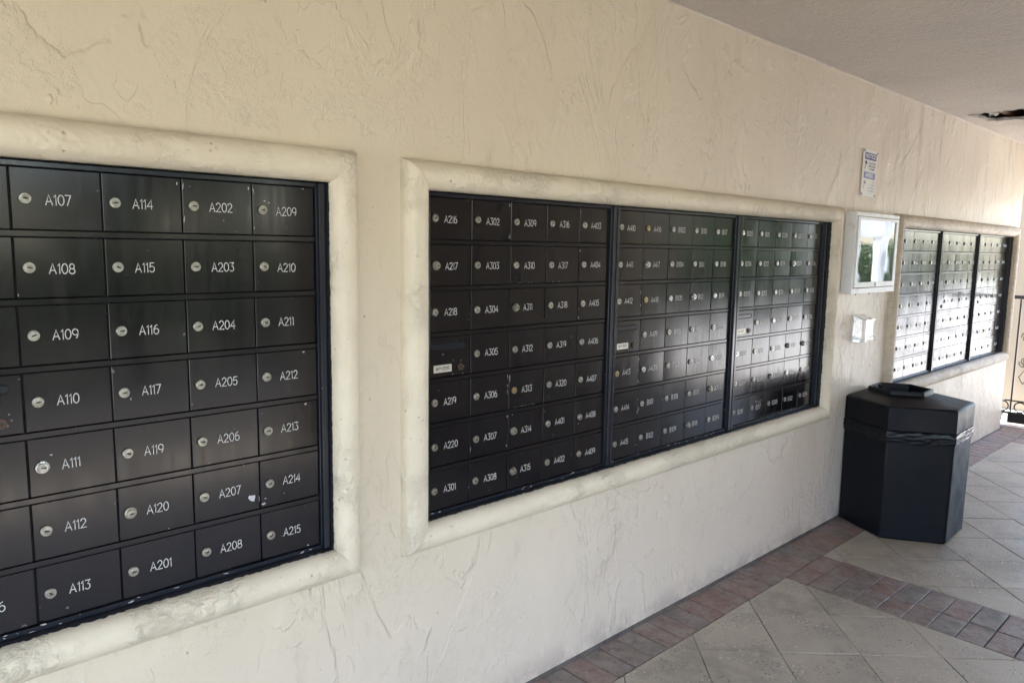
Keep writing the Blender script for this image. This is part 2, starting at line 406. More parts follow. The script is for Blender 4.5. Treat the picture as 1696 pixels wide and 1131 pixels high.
# --- ceiling with the torn hole
cl = MB()
hx0, hx1, hy0, hy1 = 5.35, 6.65, -1.30, -.05
roof_x0, roof_x1, roof_y0, roof_y1 = -5, 8.12, -4.45, .35
for (x0,x1,y0,y1) in ((roof_x0,hx0,roof_y0,roof_y1),(hx1,roof_x1,roof_y0,roof_y1),(hx0,hx1,roof_y0,hy0),(hx0,hx1,hy1,roof_y1)):
    cl.add([(x0,y0,CEIL),(x0,y1,CEIL),(x1,y1,CEIL),(x1,y0,CEIL)], [(0,1,2,3)])
inner = [(5.72,-.115),(5.73,-.16),(5.70,-.22),(5.73,-.255),(5.735,-.30),(5.70,-.33),(5.69,-.38),(5.70,-.44),(5.67,-.55),(5.70,-.66),(5.69,-.78),(5.74,-.90),(5.84,-.95),
         (5.97,-.93),(6.06,-.88),(6.10,-.75),(6.08,-.62),(6.12,-.52),(6.10,-.42),(6.13,-.33),(6.09,-.25),(6.10,-.19),(6.02,-.15),(5.94,-.16),(5.86,-.13),(5.79,-.12)]
fine_in = []
for i in range(len(inner)):
    p, q = Vector((*inner[i],0)), Vector((*inner[(i+1)%len(inner)],0))
    for k in range(4):
        v_ = p.lerp(q, k/4); fine_in.append(v_ + Vector((noise.noise(v_*60)*.010, noise.noise(v_*60+Vector((3,3,3)))*.008, 0)))
cx, cy = 5.91, -.52
outer = []
for v_ in fine_in:
    d = Vector((v_.x-cx, v_.y-cy)); ts = []
    if abs(d.x) > 1e-6: ts.append(((hx1 if d.x > 0 else hx0)-cx)/d.x)
    if abs(d.y) > 1e-6: ts.append(((hy1 if d.y > 0 else hy0)-cy)/d.y)
    t_ = min(ts); outer.append(Vector((cx+d.x*t_, cy+d.y*t_, 0)))
nn = len(fine_in)
cl.add([(v_.x,v_.y,CEIL) for v_ in outer]+[(v_.x,v_.y,CEIL) for v_ in fine_in]+[(v_.x,v_.y,CEIL+.016) for v_ in fine_in],
    [(i,(i+1)%nn,nn+(i+1)%nn,nn+i) for i in range(nn)]+[(nn+i,nn+(i+1)%nn,2*nn+(i+1)%nn,2*nn+i) for i in range(nn)])
# corner gaps of the patch
for (X_, Y_) in ((hx0,hy0),(hx0,hy1),(hx1,hy0),(hx1,hy1)):
    k1 = [i for i in range(nn) if abs(outer[i].x-X_) < 1e-4]; k2 = [i for i in range(nn) if abs(outer[i].y-Y_) < 1e-4]
    if k1 and k2:
        i = min(k1, key=lambda i: abs(outer[i].y-Y_)); j = min(k2, key=lambda i: abs(outer[i].x-X_))
        cl.add([(X_,Y_,CEIL),(outer[i].x,outer[i].y,CEIL),(outer[j].x,outer[j].y,CEIL)], [(0,1,2)])
# slab above and around
T = CEIL+.42
cl.add([(roof_x0,roof_y0,CEIL),(roof_x1,roof_y0,CEIL),(roof_x1,roof_y1,CEIL),(roof_x0,roof_y1,CEIL),(roof_x0,roof_y0,T),(roof_x1,roof_y0,T),(roof_x1,roof_y1,T),(roof_x0,roof_y1,T)],
    [(4,5,6,7),(0,1,5,4),(1,2,6,5),(2,3,7,6),(3,0,4,7)])
ceiling = cl.build('ceiling', M_CEIL); tag(ceiling, kind='structure')
M_PLAST = NG('torn_gypsum', (.62,.60,.57), .8); M_PLAST.bump(M_PLAST.noise(M_PLAST.coord('World'), 70, 4, .7), .006); M_PLAST = M_PLAST.m
M_WOOD = NG('old_brown_joist', (.11,.055,.03), .8); M_WOOD.bump(M_WOOD.noise(M_WOOD.coord('World', scale=(1,14,14)), 5, 4, .6), .004); M_WOOD = M_WOOD.m
MB().box(5.50,6.45,-1.2,-.06,CEIL+.17,CEIL+.19).build('cavity_board', M_WOOD, ceiling)
for y in (-.26, -.70): MB().box(5.5,6.45,y-.02,y+.02,CEIL+.03,CEIL+.168).build('joist', M_WOOD, ceiling)
rg = random.Random(4)
for i in range(0, nn, 1):      # torn paper lip
    pass
V = []; Fc = []
for i, v_ in enumerate(fine_in):
    d = (Vector((cx,cy,0))-v_).normalized()
    a_ = max(0, .010+.022*noise.noise(v_*9+Vector((2,0,0)))+.012*noise.noise(v_*40))
    V += [(v_.x-d.x*.006, v_.y-d.y*.006, CEIL-.0025), (v_.x+d.x*a_, v_.y+d.y*a_, CEIL-.004-.012*abs(noise.noise(v_*20))), (v_.x+d.x*a_*.8, v_.y+d.y*a_*.8, CEIL+.010)]
for i in range(nn):
    j = (i+1)%nn
    for k in range(2): Fc.append((i*3+k, j*3+k, j*3+k+1, i*3+k+1))
MB().add(V, Fc).build('torn_edge', M_PLAST, ceiling, smooth=False)
for k, (x, y, w_, l_) in enumerate(((5.86,-.23,.10,.075),(5.99,-.20,.06,.05),(5.80,-.16,.05,.06))):
    b = MB(); N2 = 9
    pts = [(x+w_*.5*math.cos(2*math.pi*i/N2)*(.8+.4*rg.random()), y+l_*.5*math.sin(2*math.pi*i/N2)*(.8+.4*rg.random())) for i in range(N2)]
    b.add([(p[0],p[1],CEIL+.012+.02*rg.random()) for p in pts]+[(p[0],p[1],CEIL+.035) for p in pts], [tuple(range(N2)), tuple(range(2*N2-1,N2-1,-1))]+[(i,(i+1)%N2,N2+(i+1)%N2,N2+i) for i in range(N2)])
    b.build('plaster_scrap', M_PLAST, ceiling)

# --- floor
fl = MB(); fl.box(-5, 8.6, -3.75, .3, -.25, -.007)
floor = fl.build('floor', M_GROUT); tag(floor, kind='structure')
def clip(poly, axis, val, keep_less):
    out = []
    for i in range(len(poly)):
        p, q = poly[i], poly[(i+1)%len(poly)]
        ip = (p[axis] <= val) == keep_less or p[axis] == val; iq = (q[axis] <= val) == keep_less or q[axis] == val
        if ip: out.append(p)
        if ip != iq:
            t = (val-p[axis])/(q[axis]-p[axis]); out.append((p[0]+(q[0]-p[0])*t, p[1]+(q[1]-p[1])*t))
    return out
def area(p): return abs(sum(p[i][0]*p[(i+1)%len(p)][1]-p[(i+1)%len(p)][0]*p[i][1] for i in range(len(p))))/2
def inset(poly, d):
    # convex, ccw
    n_ = len(poly); out = []
    for i in range(n_):
        a, b, c_ = Vector(poly[i-1]), Vector(poly[i]), Vector(poly[(i+1)%n_])
        e1 = (b-a).normalized(); e2 = (c_-b).normalized(); n1 = Vector((-e1.y,e1.x)); n2 = Vector((-e2.y,e2.x))
        den = 1+n1.dot(n2)
        if den < .15: return None
        out.append(tuple(b+(n1+n2)*d/den))
    return out
def dedupe(p):
    out = []
    for q in p:
        if not out or (abs(q[0]-out[-1][0])+abs(q[1]-out[-1][1])) > .004: out.append(q)
    if len(out) > 2 and abs(out[0][0]-out[-1][0])+abs(out[0][1]-out[-1][1]) < .004: out.pop()
    return out
def slab(mb, poly, gap=.0015, top=0, dz=0):
    poly = dedupe(poly)
    if len(poly) < 3: return False
    s = sum(poly[i][0]*poly[(i+1)%len(poly)][1]-poly[(i+1)%len(poly)][0]*poly[i][1] for i in range(len(poly)))
    if s < 0: poly = poly[::-1]
    p1 = inset(poly, gap); p2 = inset(poly, gap+.0025)
    if not p1 or not p2 or area(p2) < 2e-4: return False
    k = len(poly)
    mb.add([(*p,-.008) for p in p1]+[(*p,top-.0016) for p in p1]+[(*p,top) for p in p2],
        [(i,(i+1)%k,k+(i+1)%k,k+i) for i in range(k)]+[(k+i,k+(i+1)%k,2*k+(i+1)%k,2*k+i) for i in range(k)]+[tuple(2*k+i for i in range(k))])
    return True
SY = -.224
BANDS = [(3.293, 3.690, 3.478), (7.22, 7.62, 7.42)]
regions = [(-4.9, 3.293, (2.640,-.529)), (3.690, 7.22, (4.188,-.740)), (7.62, 8.55, (4.188,-.740))]
cmp_ = .2223; rest = MB(); rr = random.Random(11); full = {}
for x0, x1, (ax, ay) in regions:
    for i in range(-60, 60):
        for j in range(-60, 60):
            cx_ = ax+cmp_*(i+j)+0; cy_ = ay+cmp_*(i-j)+cmp_
            # diamond with vertices around centre (cx_, cy_)
            if cx_ < x0-.3 or cx_ > x1+.3 or cy_ > SY+.3 or cy_ < -3.75: continue
            P = [(cx_-cmp_,cy_),(cx_,cy_-cmp_),(cx_+cmp_,cy_),(cx_,cy_+cmp_)]
            Q = P
            for ax_, v_, kl in ((0,x0,False),(0,x1,True),(1,SY,True),(1,-3.7,False)):
                Q = clip(Q, ax_, v_, kl)
                if len(Q) < 3: break
            if len(Q) < 3 or area(Q) < 6e-4: continue
            vis = cx_ > 1.7 and cy_ > -1.75 and cx_ < 8.2 and cy_ > -1.1-(cx_-1.6)*.5
            if not vis:
                slab(rest, Q); continue
            mb = MB(); c0 = (sum(p[0] for p in Q)/len(Q), sum(p[1] for p in Q)/len(Q))
            dz = rr.uniform(-.0012, .0008)
            if slab(mb, [(p[0]-c0[0], p[1]-c0[1]) for p in Q]):
                o = mb.build('paver_tile', M_TILE, floor, loc=(c0[0], c0[1], dz)); o.rotation_euler = (rr.uniform(-.0012,.0012), rr.uniform(-.0012,.0012), rr.uniform(-.003,.003))
tag(rest.build('paver_tile_field', M_TILE, floor), kind='stuff')
bm_ = []
for k in range(4):
    mb = MB(); L, W_ = .193/2, .1037/2
    slab(mb, [(-W_,-L),(W_,-L),(W_,L),(-W_,L)], gap=.0016+.0006*k); bm_.append(mb.mesh('brick', M_BRICK))
x = -1.5
while x < X_END+.35:
    o = inst('brick', rr.choice(bm_), floor, (x+.052, SY+.097, rr.uniform(-.002,.0015)), (rr.uniform(-.006,.006), rr.uniform(-.01,.01), rr.uniform(-.012,.012)))
    x += .1037
for bi, (x0, x1, xm) in enumerate(BANDS):
    y = SY
    while y > -3.6:
        for xa, xb in ((x0, xm), (xm, x1)):
            if bi == 1 and y < -1.4: break
            o = inst('brick', rr.choice(bm_), floor, ((xa+xb)/2, y-.0525, rr.uniform(-.002,.0012)), (rr.uniform(-.007,.007), rr.uniform(-.006,.006), math.pi/2+rr.uniform(-.012,.012)), (1, (xb-xa)/.194, 1))
        y -= .1037
# thin grout fillet along the wall
MB().add([( -4,WY-.012,.0005),(X_END,WY-.012,.0005),(X_END,WY+.002,.012),(-4,WY+.002,.012)],[(0,1,2,3)]).build('mortar_fillet', M_GROUT, floor)

# --- rest of the covered walk and the court outside
M_TAN = NG('tan_stucco_beyond_gate', (.27,.215,.15), .8).m
M_EXT = NG('cream_stucco_outside', (.60,.52,.38), .8); M_EXT.bump(M_EXT.noise(M_EXT.coord('World', scale=(1,1,.5)), 8, 5, .6), .01); M_EXT = M_EXT.m
pier = MB(); pier.box(2.7, 7.5, -3.75, -3.45, -.05, CEIL-.002); bevel(tag(pier.build('walkway_wall', M_EXT), 'cream wall on the open side of the walkway, behind the camera', 'wall'), .02)
hb_ = MB(); hb_.box(7.94, 8.10, -3.44, .02, 2.06, CEIL-.003)  # added out of view to cut the light coming in over the gate
bevel(tag(hb_.build('light_block_beam', M_EXT), 'unseen cream beam added above the iron gate to cut light', 'beam'), .02)
for k, x in enumerate((-4.6,)):
    bevel(tag(MB().box(x-.2, x+.2, -3.72, -3.32, -.05, CEIL-.002).build('column', M_EXT), 'square cream column at the near end of the walkway', 'column'), .02)
fw = MB(); fw.box(8.92, 9.2, -.10, 7.5, -.05, 5.5)
tag(fw.build('far_building_wall', M_TAN), 'tan stucco wall seen beyond the iron gate', 'wall')
g = NG('pale_concrete_paving', (.55,.53,.50), .8); g.color(g.mix(g.rng(g.noise(g.coord('World'), .7, 5, .6), .3, .7), (.50,.495,.49), (.44,.435,.43))); M_PAVE = g.m
tag(MB().add([(-40,-40,-.03),(60,-40,-.03),(60,40,-.03),(-40,40,-.03)],[(0,1,2,3)]).build('courtyard_ground', M_PAVE), kind='structure')
g = NG('lawn', (.06,.10,.025), .9); g.color(g.mix(g.noise(g.coord('World'), 5, 5, .7), (.06,.08,.03), (.10,.12,.05))); M_GRASS = g.m
tag(MB().add([(-40,-39.9,-.022),(59.9,-39.9,-.022),(59.9,-9.2,-.022),(-40,-9.2,-.022)],[(0,1,2,3)]).build('lawn', M_GRASS), kind='structure')
g = NG('worn_asphalt', (.10,.095,.085), .9); g.color(g.mix(g.rng(g.noise(g.coord('World'), 1.2, 6, .65), .35, .65), (.065,.063,.060), (.048,.046,.045))); M_ASPH = g.m
tag(MB().add([(-40,-9.2,-.026),(7.9,-9.2,-.026),(7.9,-3.78,-.026),(-40,-3.78,-.026)],[(0,1,2,3)]).build('driveway', M_ASPH), kind='structure')

def leaf_mesh(seed, n_, rx, ry, rz, size, mat, name='foliage'):
    r_ = random.Random(seed); V = []; Fc = []
    for i in range(n_):
        while True:
            p = Vector((r_.uniform(-1,1), r_.uniform(-1,1), r_.uniform(-1,1)))
            if .25 < p.length < 1+.25*noise.noise(p*2.2+Vector((seed,0,0))): break
        p = Vector((p.x*rx, p.y*ry, p.z*rz))
        a = Vector((r_.gauss(0,1), r_.gauss(0,1), r_.gauss(0,.7))).normalized(); b = a.cross(Vector((r_.gauss(0,1),r_.gauss(0,1),r_.gauss(0,1)))).normalized()
        s_ = size*r_.uniform(.6,1.4); k = len(V)
        V += [tuple(p-a*s_), tuple(p+b*s_*.4), tuple(p+a*s_), tuple(p-b*s_*.4)]; Fc.append((k,k+1,k+2,k+3))
    mb = MB(); mb.add(V, Fc); return mb.mesh(name, mat)
def leafmat(name, a, b):
    g = NG(name, a, .5); g.color(g.mix(g.noise(g.coord('World'), 3, 4, .6), a, b)); g.p.inputs['Subsurface Weight'].default_value = 0; return g.m
M_LEAF = leafmat('hedge_leaf', (.035,.085,.02), (.10,.17,.04)); M_LEAF2 = leafmat('tree_leaf', (.03,.07,.02), (.08,.14,.035))
M_BARK = simple('bark', (.12,.09,.065), .9)
hm = [leaf_mesh(s, 2600, .85, .6, .95, .07, M_LEAF) for s in (1, 2)]
tm = [leaf_mesh(s, 4200, 1.9, 1.9, 1.5, .12, M_LEAF2, 'crown') for s in (5, 6)]
hsk = MB(); hsk.tube([(0,0,0),(0.03,0,.4),(0,0.02,.8)], .04, 6, taper=.5); hst = hsk.mesh('stem', M_BARK)
tk = MB(); tk.tube([(0,0,0),(.05,0,1.0),(0,.05,2.2),(.05,0,3.6)], .16, 8, taper=.4)
for k in range(5):
    a = k*1.3; tk.tube([(0.02,.03,1.8+.2*k),(.5*math.cos(a),.5*math.sin(a),2.6+.2*k),(1.1*math.cos(a),1.1*math.sin(a),3.3+.15*k)], .06, 6, taper=.4)
tkm = tk.mesh('trunk', M_BARK)
for i in range(27):
    x = -6+1.45*i + rr.uniform(-.1,.1); r0 = empty('hedge_shrub', (x, -8.0+rr.uniform(-.15,.15), -.02)); s_ = rr.uniform(.85, 1.15)
    tag(r0, 'clipped green hedge shrub in the row across the court', 'shrub', 'hedge shrubs across the court')
    inst('foliage', hm[i % 2], r0, (0,0,1.0*s_), (0,0,rr.uniform(0,6)), (1.1,1.1,s_*1.05)); inst('stem', hst, r0)
for i in range(17):
    x = -8+3.1*i + rr.uniform(-.6,.6); r0 = empty('shade_tree', (x, -17+rr.uniform(-1.2,1.2), -.02)); s_ = rr.uniform(.75, 1.1)
    tag(r0, 'leafy green shade tree behind the hedge across the court', 'tree', 'shade trees across the court')
    inst('crown', tm[i % 2], r0, (0,0,3.6*s_), (0,0,rr.uniform(0,6)), (s_,s_,s_)); inst('trunk', tkm, r0, (0,0,0), (0,0,rr.uniform(0,6)), (s_,s_,s_))
# white arched portal (seen mirrored in the display case)
M_WST = simple('white_painted_stucco', (.78,.77,.74), .7)
pa = empty('garden_portal', (19.0, -6.1, -.02)); tag(pa, 'white stucco portal with a deep lintel over a narrow opening', 'portal')
pa.rotation_euler = (0,0,R(-62))
for sx in (-1, 1):
    V = []; Fc = []
    N = 12
    for i in range(N+1):
        z = 2.0*i/N; fl_ = .10*(1-i/N)**2+.07*(i/N)**3
        x0, x1 = sx*(.62), sx*(.62+.32)+sx*fl_*1.6
        for (xx, yy) in ((x0,-.18),(x1,-.18),(x1,.18),(x0,.18)): V.append((xx,yy,z))
    for i in range(N):
        for j in range(4):
            q = (i*4+j, i*4+(j+1)%4, (i+1)*4+(j+1)%4, (i+1)*4+j); Fc.append(q if sx > 0 else q[::-1])
    MB().add(V, Fc).build('pier', M_WST, pa)
V = []; N = 16
for i in range(N+1):
    u = -1.12+2.24*i/N; sag = .16*(u/1.12)**2
    for yy, zz_ in ((-.2, 2.002),(.2, 2.002),(.2, 2.52+sag),(-.2, 2.52+sag)): V.append((u, yy, zz_))
Fc = [(i*4+j, i*4+(j+1)%4, (i+1)*4+(j+1)%4, (i+1)*4+j) for i in range(N) for j in range(4)]
Fc += [(0,1,2,3), tuple(N*4+k for k in (3,2,1,0))]
MB().add(V, Fc).build('lintel', M_WST, pa)

# ================================================================== GATE
M_IRON = NG('black_wrought_iron', (.012,.012,.013), .38); M_IRON.bump(M_IRON.noise(M_IRON.coord('World'), 80, 3, .6), .001); M_IRON = M_IRON.m
GX = 7.88
gate = empty('iron_gate', (GX, 0, 0)); tag(gate, 'low black wrought iron gate with scrolls, rings and a solid kick plate', 'gate')
gy0, gy1 = -.005, -1.25
def bar(name, y0, y1, z0, z1, t=.012, p=gate): return bevel(MB().box(-t, t, y0, y1, z0, z1).build(name, M_IRON, p), .002, 1)
bar('top_rail', gy1, .022, 1.165, 1.195, .018)
bar('lower_rail', gy1, -.0, .232, .244, .008)
bar('bottom_rail', gy1, .03, .118, .134, .012)
bar('kick_plate', gy1, -.035, .035, .116, .004)
for k in range(9):
    y = -.052-.145*k; bar('bar', y-.007, y+.007, .136, 1.163, .007)
M_T = .0055
def ring_pts(cy_, cz_, r_, a0, a1, n_=20): return [(0, cy_+r_*math.cos(a0+(a1-a0)*i/n_), cz_+r_*math.sin(a0+(a1-a0)*i/n_)) for i in range(n_+1)]
for k in range(9):
    y = -.052-.145*k+.0725
    if k == 0: y = .0125
    MB().tube(ring_pts(y, .183, .0455, 0, 2*math.pi, 24), .006, 8, cap=False).build('ring', M_IRON, gate, smooth='all')
    if k:
        s1 = []
        for (zc, sg) in ((.80, 1), (.62, -1)):
            for sd_ in (-1, 1):
                pts = []
                for i in range(26):
                    t_ = i/25; rr_ = .052*(1-.72*t_); an = t_*2.6*math.pi
                    pts.append((0, y+sd_*(.012+.0-.0)+sd_*rr_*math.cos(an)*.62, zc+sg*(rr_*math.sin(an))+sg*.02))
                s1.append(pts)
        mb = MB()
        for p_ in s1: mb.tube(p_, .0045, 6)
        mb.tube([(0,y,.93),(0,y+.035,.99),(0,y,1.05),(0,y-.035,.99),(0,y,.93)], .0045, 6)
        mb.tube([(0,y,.40),(0,y+.035,.46),(0,y,.52),(0,y-.035,.46),(0,y,.40)], .0045, 6)
        mb.build('scroll', M_IRON, gate, smooth=True)
bar('latch_post', -1.285, -1.255, 0, 1.25, .015)
hg = MB()
hg.box(-.10, .01, .0, .024, .100, .136); hg.tube([(-.085,.010,.05),(-.085,.010,.15)], .012, 8); hg.box(-.17,-.06,.0,.02,.06,.10)
hg.build('hinge', M_IRON, gate)
MB().tube([(-.03,.018,1.08),(-.12,.018,1.08)], .010, 8).build('latch_stub', M_IRON, gate)
# dark knob of old mortar where ceiling meets the wall end
kb = MB()
kb.lathe([(.0,.0),(.018,.003),(.024,.014),(.018,.026),(.004,.031)], 10, origin=(0,0,0), axis='z')
o = kb.build('ceiling_plug', simple('rusty_brown', (.16,.085,.05), .8), loc=(7.50,-.085,CEIL-.030), smooth=True)
tag(o, 'small rusty brown plug on the ceiling near the wall end', 'plug')

# ================================================================== MAILBOX BANKS
# stroke lettering
def arc(cx_, cy_, rx, ry, a0, a1, n_=10): return [(cx_+rx*math.cos(R(a0+(a1-a0)*i/n_)), cy_+ry*math.sin(R(a0+(a1-a0)*i/n_))) for i in range(n_+1)]
G = {
 'A': [[(0,0),(.36,1),(.72,0)], [(.13,.33),(.59,.33)]],
 'B': [[(.05,0),(.05,1),(.34,1)]+arc(.34,.76,.24,.24,90,-90)+[(.05,.52)], [(.34,.52)]+arc(.36,.26,.27,.26,90,-90)+[(.05,0)]],
 '0': [arc(.33,.5,.31,.5,90,450,26)],
 '1': [[(.02,.80),(.20,1),(.20,0)]],
 '2': [arc(.31,.70,.28,.30,165,-20)+[(.02,0),(.64,0)]],
 '3': [[(.04,1),(.58,1),(.28,.60)]+arc(.29,.31,.29,.31,85,-150,14)],
 '4': [[(.50,0),(.50,1),(0,.30),(.66,.30)]],
 '5': [[(.56,1),(.12,1),(.06,.56)]+arc(.29,.32,.30,.32,110,-150,14)],
 '6': [[(.46,1)]+arc(.44,.36,.40,.64,120,180,6)+arc(.34,.31,.30,.31,180,540,22)],
 '7': [[(0,1),(.58,1),(.16,0)]],
 '8': [arc(.32,.75,.25,.25,-90,270,20), arc(.32,.26,.31,.26,90,450,22)],
 '9': [arc(.32,.69,.30,.31,0,360,22)+arc(.22,.64,.40,.64,0,-62,6)],
}
ADV = {'A': .90, 'B': .84, '1': .42}
def text_mesh(s, h, wgt, name='number'):
    mb = MB(); x = 0; k = 0
    for ch in s:
        for st in G[ch]:
            P = [Vector((x+p[0]*h*.86, (p[1]-.5)*h)) for p in st]
            closed = (P[0]-P[-1]).length < 1e-5
            if closed: P = P[:-1]
            n_ = len(P); Lf, Rg = [], []
            for i in range(n_):
                a = P[i-1] if (i or closed) else None; c_ = P[(i+1)%n_] if (i < n_-1 or closed) else None
                d1 = (P[i]-a).normalized() if a is not None else (c_-P[i]).normalized()
                d2 = (c_-P[i]).normalized() if c_ is not None else d1
                n1 = Vector((-d1.y,d1.x)); n2 = Vector((-d2.y,d2.x)); den = max(.45, 1+n1.dot(n2)); mt = (n1+n2)/den
                q = P[i].copy()
                if a is None: q -= d1*wgt*.3
                if c_ is None: q += d2*wgt*.3
                Lf.append(q+mt*wgt/2); Rg.append(q-mt*wgt/2)
            yo = -.00006*(k % 3); k += 1
            V = [(p.x, yo, p.y) for p in Lf]+[(p.x, yo, p.y) for p in Rg]
            Fc = [(i, n_+i, n_+(i+1)%n_, (i+1)%n_) for i in range(n_ if closed else n_-1)]
            mb.add(V, Fc)
        x += ADV.get(ch, .80)*h*.86
    return mb.mesh(name, M_WHITE)
def seq(*parts):
    out = []
    for p in parts:
        if isinstance(p, tuple): out += [f'{p[0]}{n_}' for n_ in range(p[1], p[2]+1)]
        else: out.append(p)
    return out
def cols(lst, pk):
    # fill 5 columns of 7; parcel locker at row 3 of column 0
    out = []; i = 0
    for c_ in range(5):
        cc = []
        for r_ in range(7):
            if c_ == 0 and r_ == 3: cc.append('P'); continue
            cc.append(lst[i]); i += 1
        out.append(cc)
    return out, lst[i:]
num = seq(('A',101,117),('A',119,120),('A',201,220),('A',301,320),('A',401,420),('B',101,119),('B',201,207),('B',208,219),('B',301,320),('B',401,420),('B',501,520),('B',601,620),('B',701,720),('B',801,820),('B',901,920))
banks = []
for k in range(7):
    c_, num = cols(num, k); banks.append(c_)
BX = [.1491, 1.3500, 2.2262, 3.1068, 4.9450, 5.8060, 6.6670]
for k in range(2): pass
# shared door meshes (origin at the lock position; front face bowed a little)
DW, DH = .1635, .1235; DL = -.0232
def door_mesh(bow, dish):
    mb = MB(); nx, nz = 6, 4; x0, x1, z0, z1 = DL, DL+DW, -DH/2, DH/2; t = .0045; b = .0011
    def y(u, v): return -t - bow*(1-(2*u-1)**2) - dish*(1-(2*v-1)**2)
    V = []; Fc = []
    for j in range(nz+1):
        for i in range(nx+1):
            u, v = i/nx, j/nz; V.append((x0+b+(x1-x0-2*b)*u, y(u,v), z0+b+(z1-z0-2*b)*v))
    st = nx+1
    for j in range(nz):
        for i in range(nx): Fc.append((j*st+i, j*st+i+1, (j+1)*st+i+1, (j+1)*st+i))
    mb.add(V, Fc)
    # bevel rim and sides
    ring = [(0,0)]; idx = [i for i in range(nx+1)] + [j*st+nx for j in range(1,nz+1)] + [nz*st+i for i in range(nx-1,-1,-1)] + [j*st for j in range(nz-1,0,-1)]
    L = len(idx); base = len(mb.v)
    for i_ in idx:
        p = V[i_]; xx = x0 if abs(p[0]-x0-b) < 1e-7 else (x1 if abs(p[0]-x1+b) < 1e-7 else p[0]); zz2 = z0 if abs(p[2]-z0-b) < 1e-7 else (z1 if abs(p[2]-z1+b) < 1e-7 else p[2])
        mb.v.append((xx, p[1]+b, zz2))
    for i_ in idx:
        p = V[i_]; xx = x0 if abs(p[0]-x0-b) < 1e-7 else (x1 if abs(p[0]-x1+b) < 1e-7 else p[0]); zz2 = z0 if abs(p[2]-z0-b) < 1e-7 else (z1 if abs(p[2]-z1+b) < 1e-7 else p[2])
        mb.v.append((xx, .002, zz2))
    for i in range(L):
        j = (i+1)%L
        mb.f.append((idx[j], idx[i], base+i, base+j)); mb.m.append(0); mb.f.append((base+j, base+i, base+L+i, base+L+j)); mb.m.append(0)
    me = mb.mesh('mailbox_door', M_ENAMEL, smooth=25); return me
rd_ = random.Random(21)
DM = [door_mesh(b, d) for b, d in ((.0003,.0001),(.0006,0),(-.0003,.0002),(.0001,.0003),(.0008,.0002),(-.0005,0))]
def lock_mesh(kind):
    mb = MB(); s = {'std': 1.0, 'big': 1.18}[kind]
    if kind == 'std': mb.lathe([(.0113,.0),(.0116,.002),(.0113,.0042),(.0104,.0052),(.0068,.0052),(.0066,.0036),(.0062,.0036),(.0060,.0054),(.0052,.0058)], 22)
    else: mb.lathe([(.0135,.0),(.0138,.003),(.0130,.0055),(.0102,.0060),(.0098,.011),(.0088,.0122),(.0070,.0122),(.0066,.0105),(.0060,.0122),(.0050,.0124)], 22)
    d = .00605 if kind == 'std' else .0127
    mb.add([(.0008,-d,-.0020),(.0058,-d,-.0011),(.0060,-d,.0011),(-.0008,-d,.0022),(-.0042,-d,.0012),(-.0044,-d,-.0010)], [(0,1,2,3,4,5)], 1)
    return mb
LM = {}
for kd in ('std', 'big'):
    for mn, mt in (('nickel', M_NICKEL), ('chrome', M_CHROME), ('brass', M_BRASS)):
        LM[kd, mn] = lock_mesh(kd).mesh('lock', [mt, M_KEY], smooth=30)
SPECIAL = {'A111': ('big','chrome'), 'A120': ('big','nickel'), 'A217': ('big','nickel'), 'A311': ('big','nickel'), 'A314': ('big','nickel'), 'A315': ('big','nickel'), 'A408': ('std','chrome'),
    'A313': ('std','brass'), 'A413': ('std','brass'), 'A418': ('std','brass'), 'A416': ('std','brass'), 'A417': ('big','chrome'), 'B105': ('std','chrome'), 'B112': ('big','chrome'),
    'B116': ('big','nickel'), 'B203': ('big','nickel'), 'B202': ('std','chrome'), 'B205': ('std','chrome'), 'B307': ('big','chrome'), 'B310': ('big','nickel'), 'B317': ('big','nickel'), 'A218': ('std','chrome'), 'A420': ('std','chrome'), 'B304': ('big','nickel'), 'B311': ('std','chrome')}
def chip_mesh(seed, w_, h_):
    r_ = random.Random(seed); n_ = 9; V = [(w_/2*math.cos(2*math.pi*i/n_)*r_.uniform(.45,1.15), 0, h_/2*math.sin(2*math.pi*i/n_)*r_.uniform(.45,1.15)) for i in range(n_)]
    return MB().add(V, [tuple(range(n_))]).mesh('paint_chip', M_CHIP)
CHIP = [chip_mesh(i, w_, h_) for i, (w_, h_) in enumerate(((.003,.010),(.002,.007),(.006,.003),(.0025,.0025),(.002,.018),(.007,.005)))]
BIGC = chip_mesh(55, .026, .020)
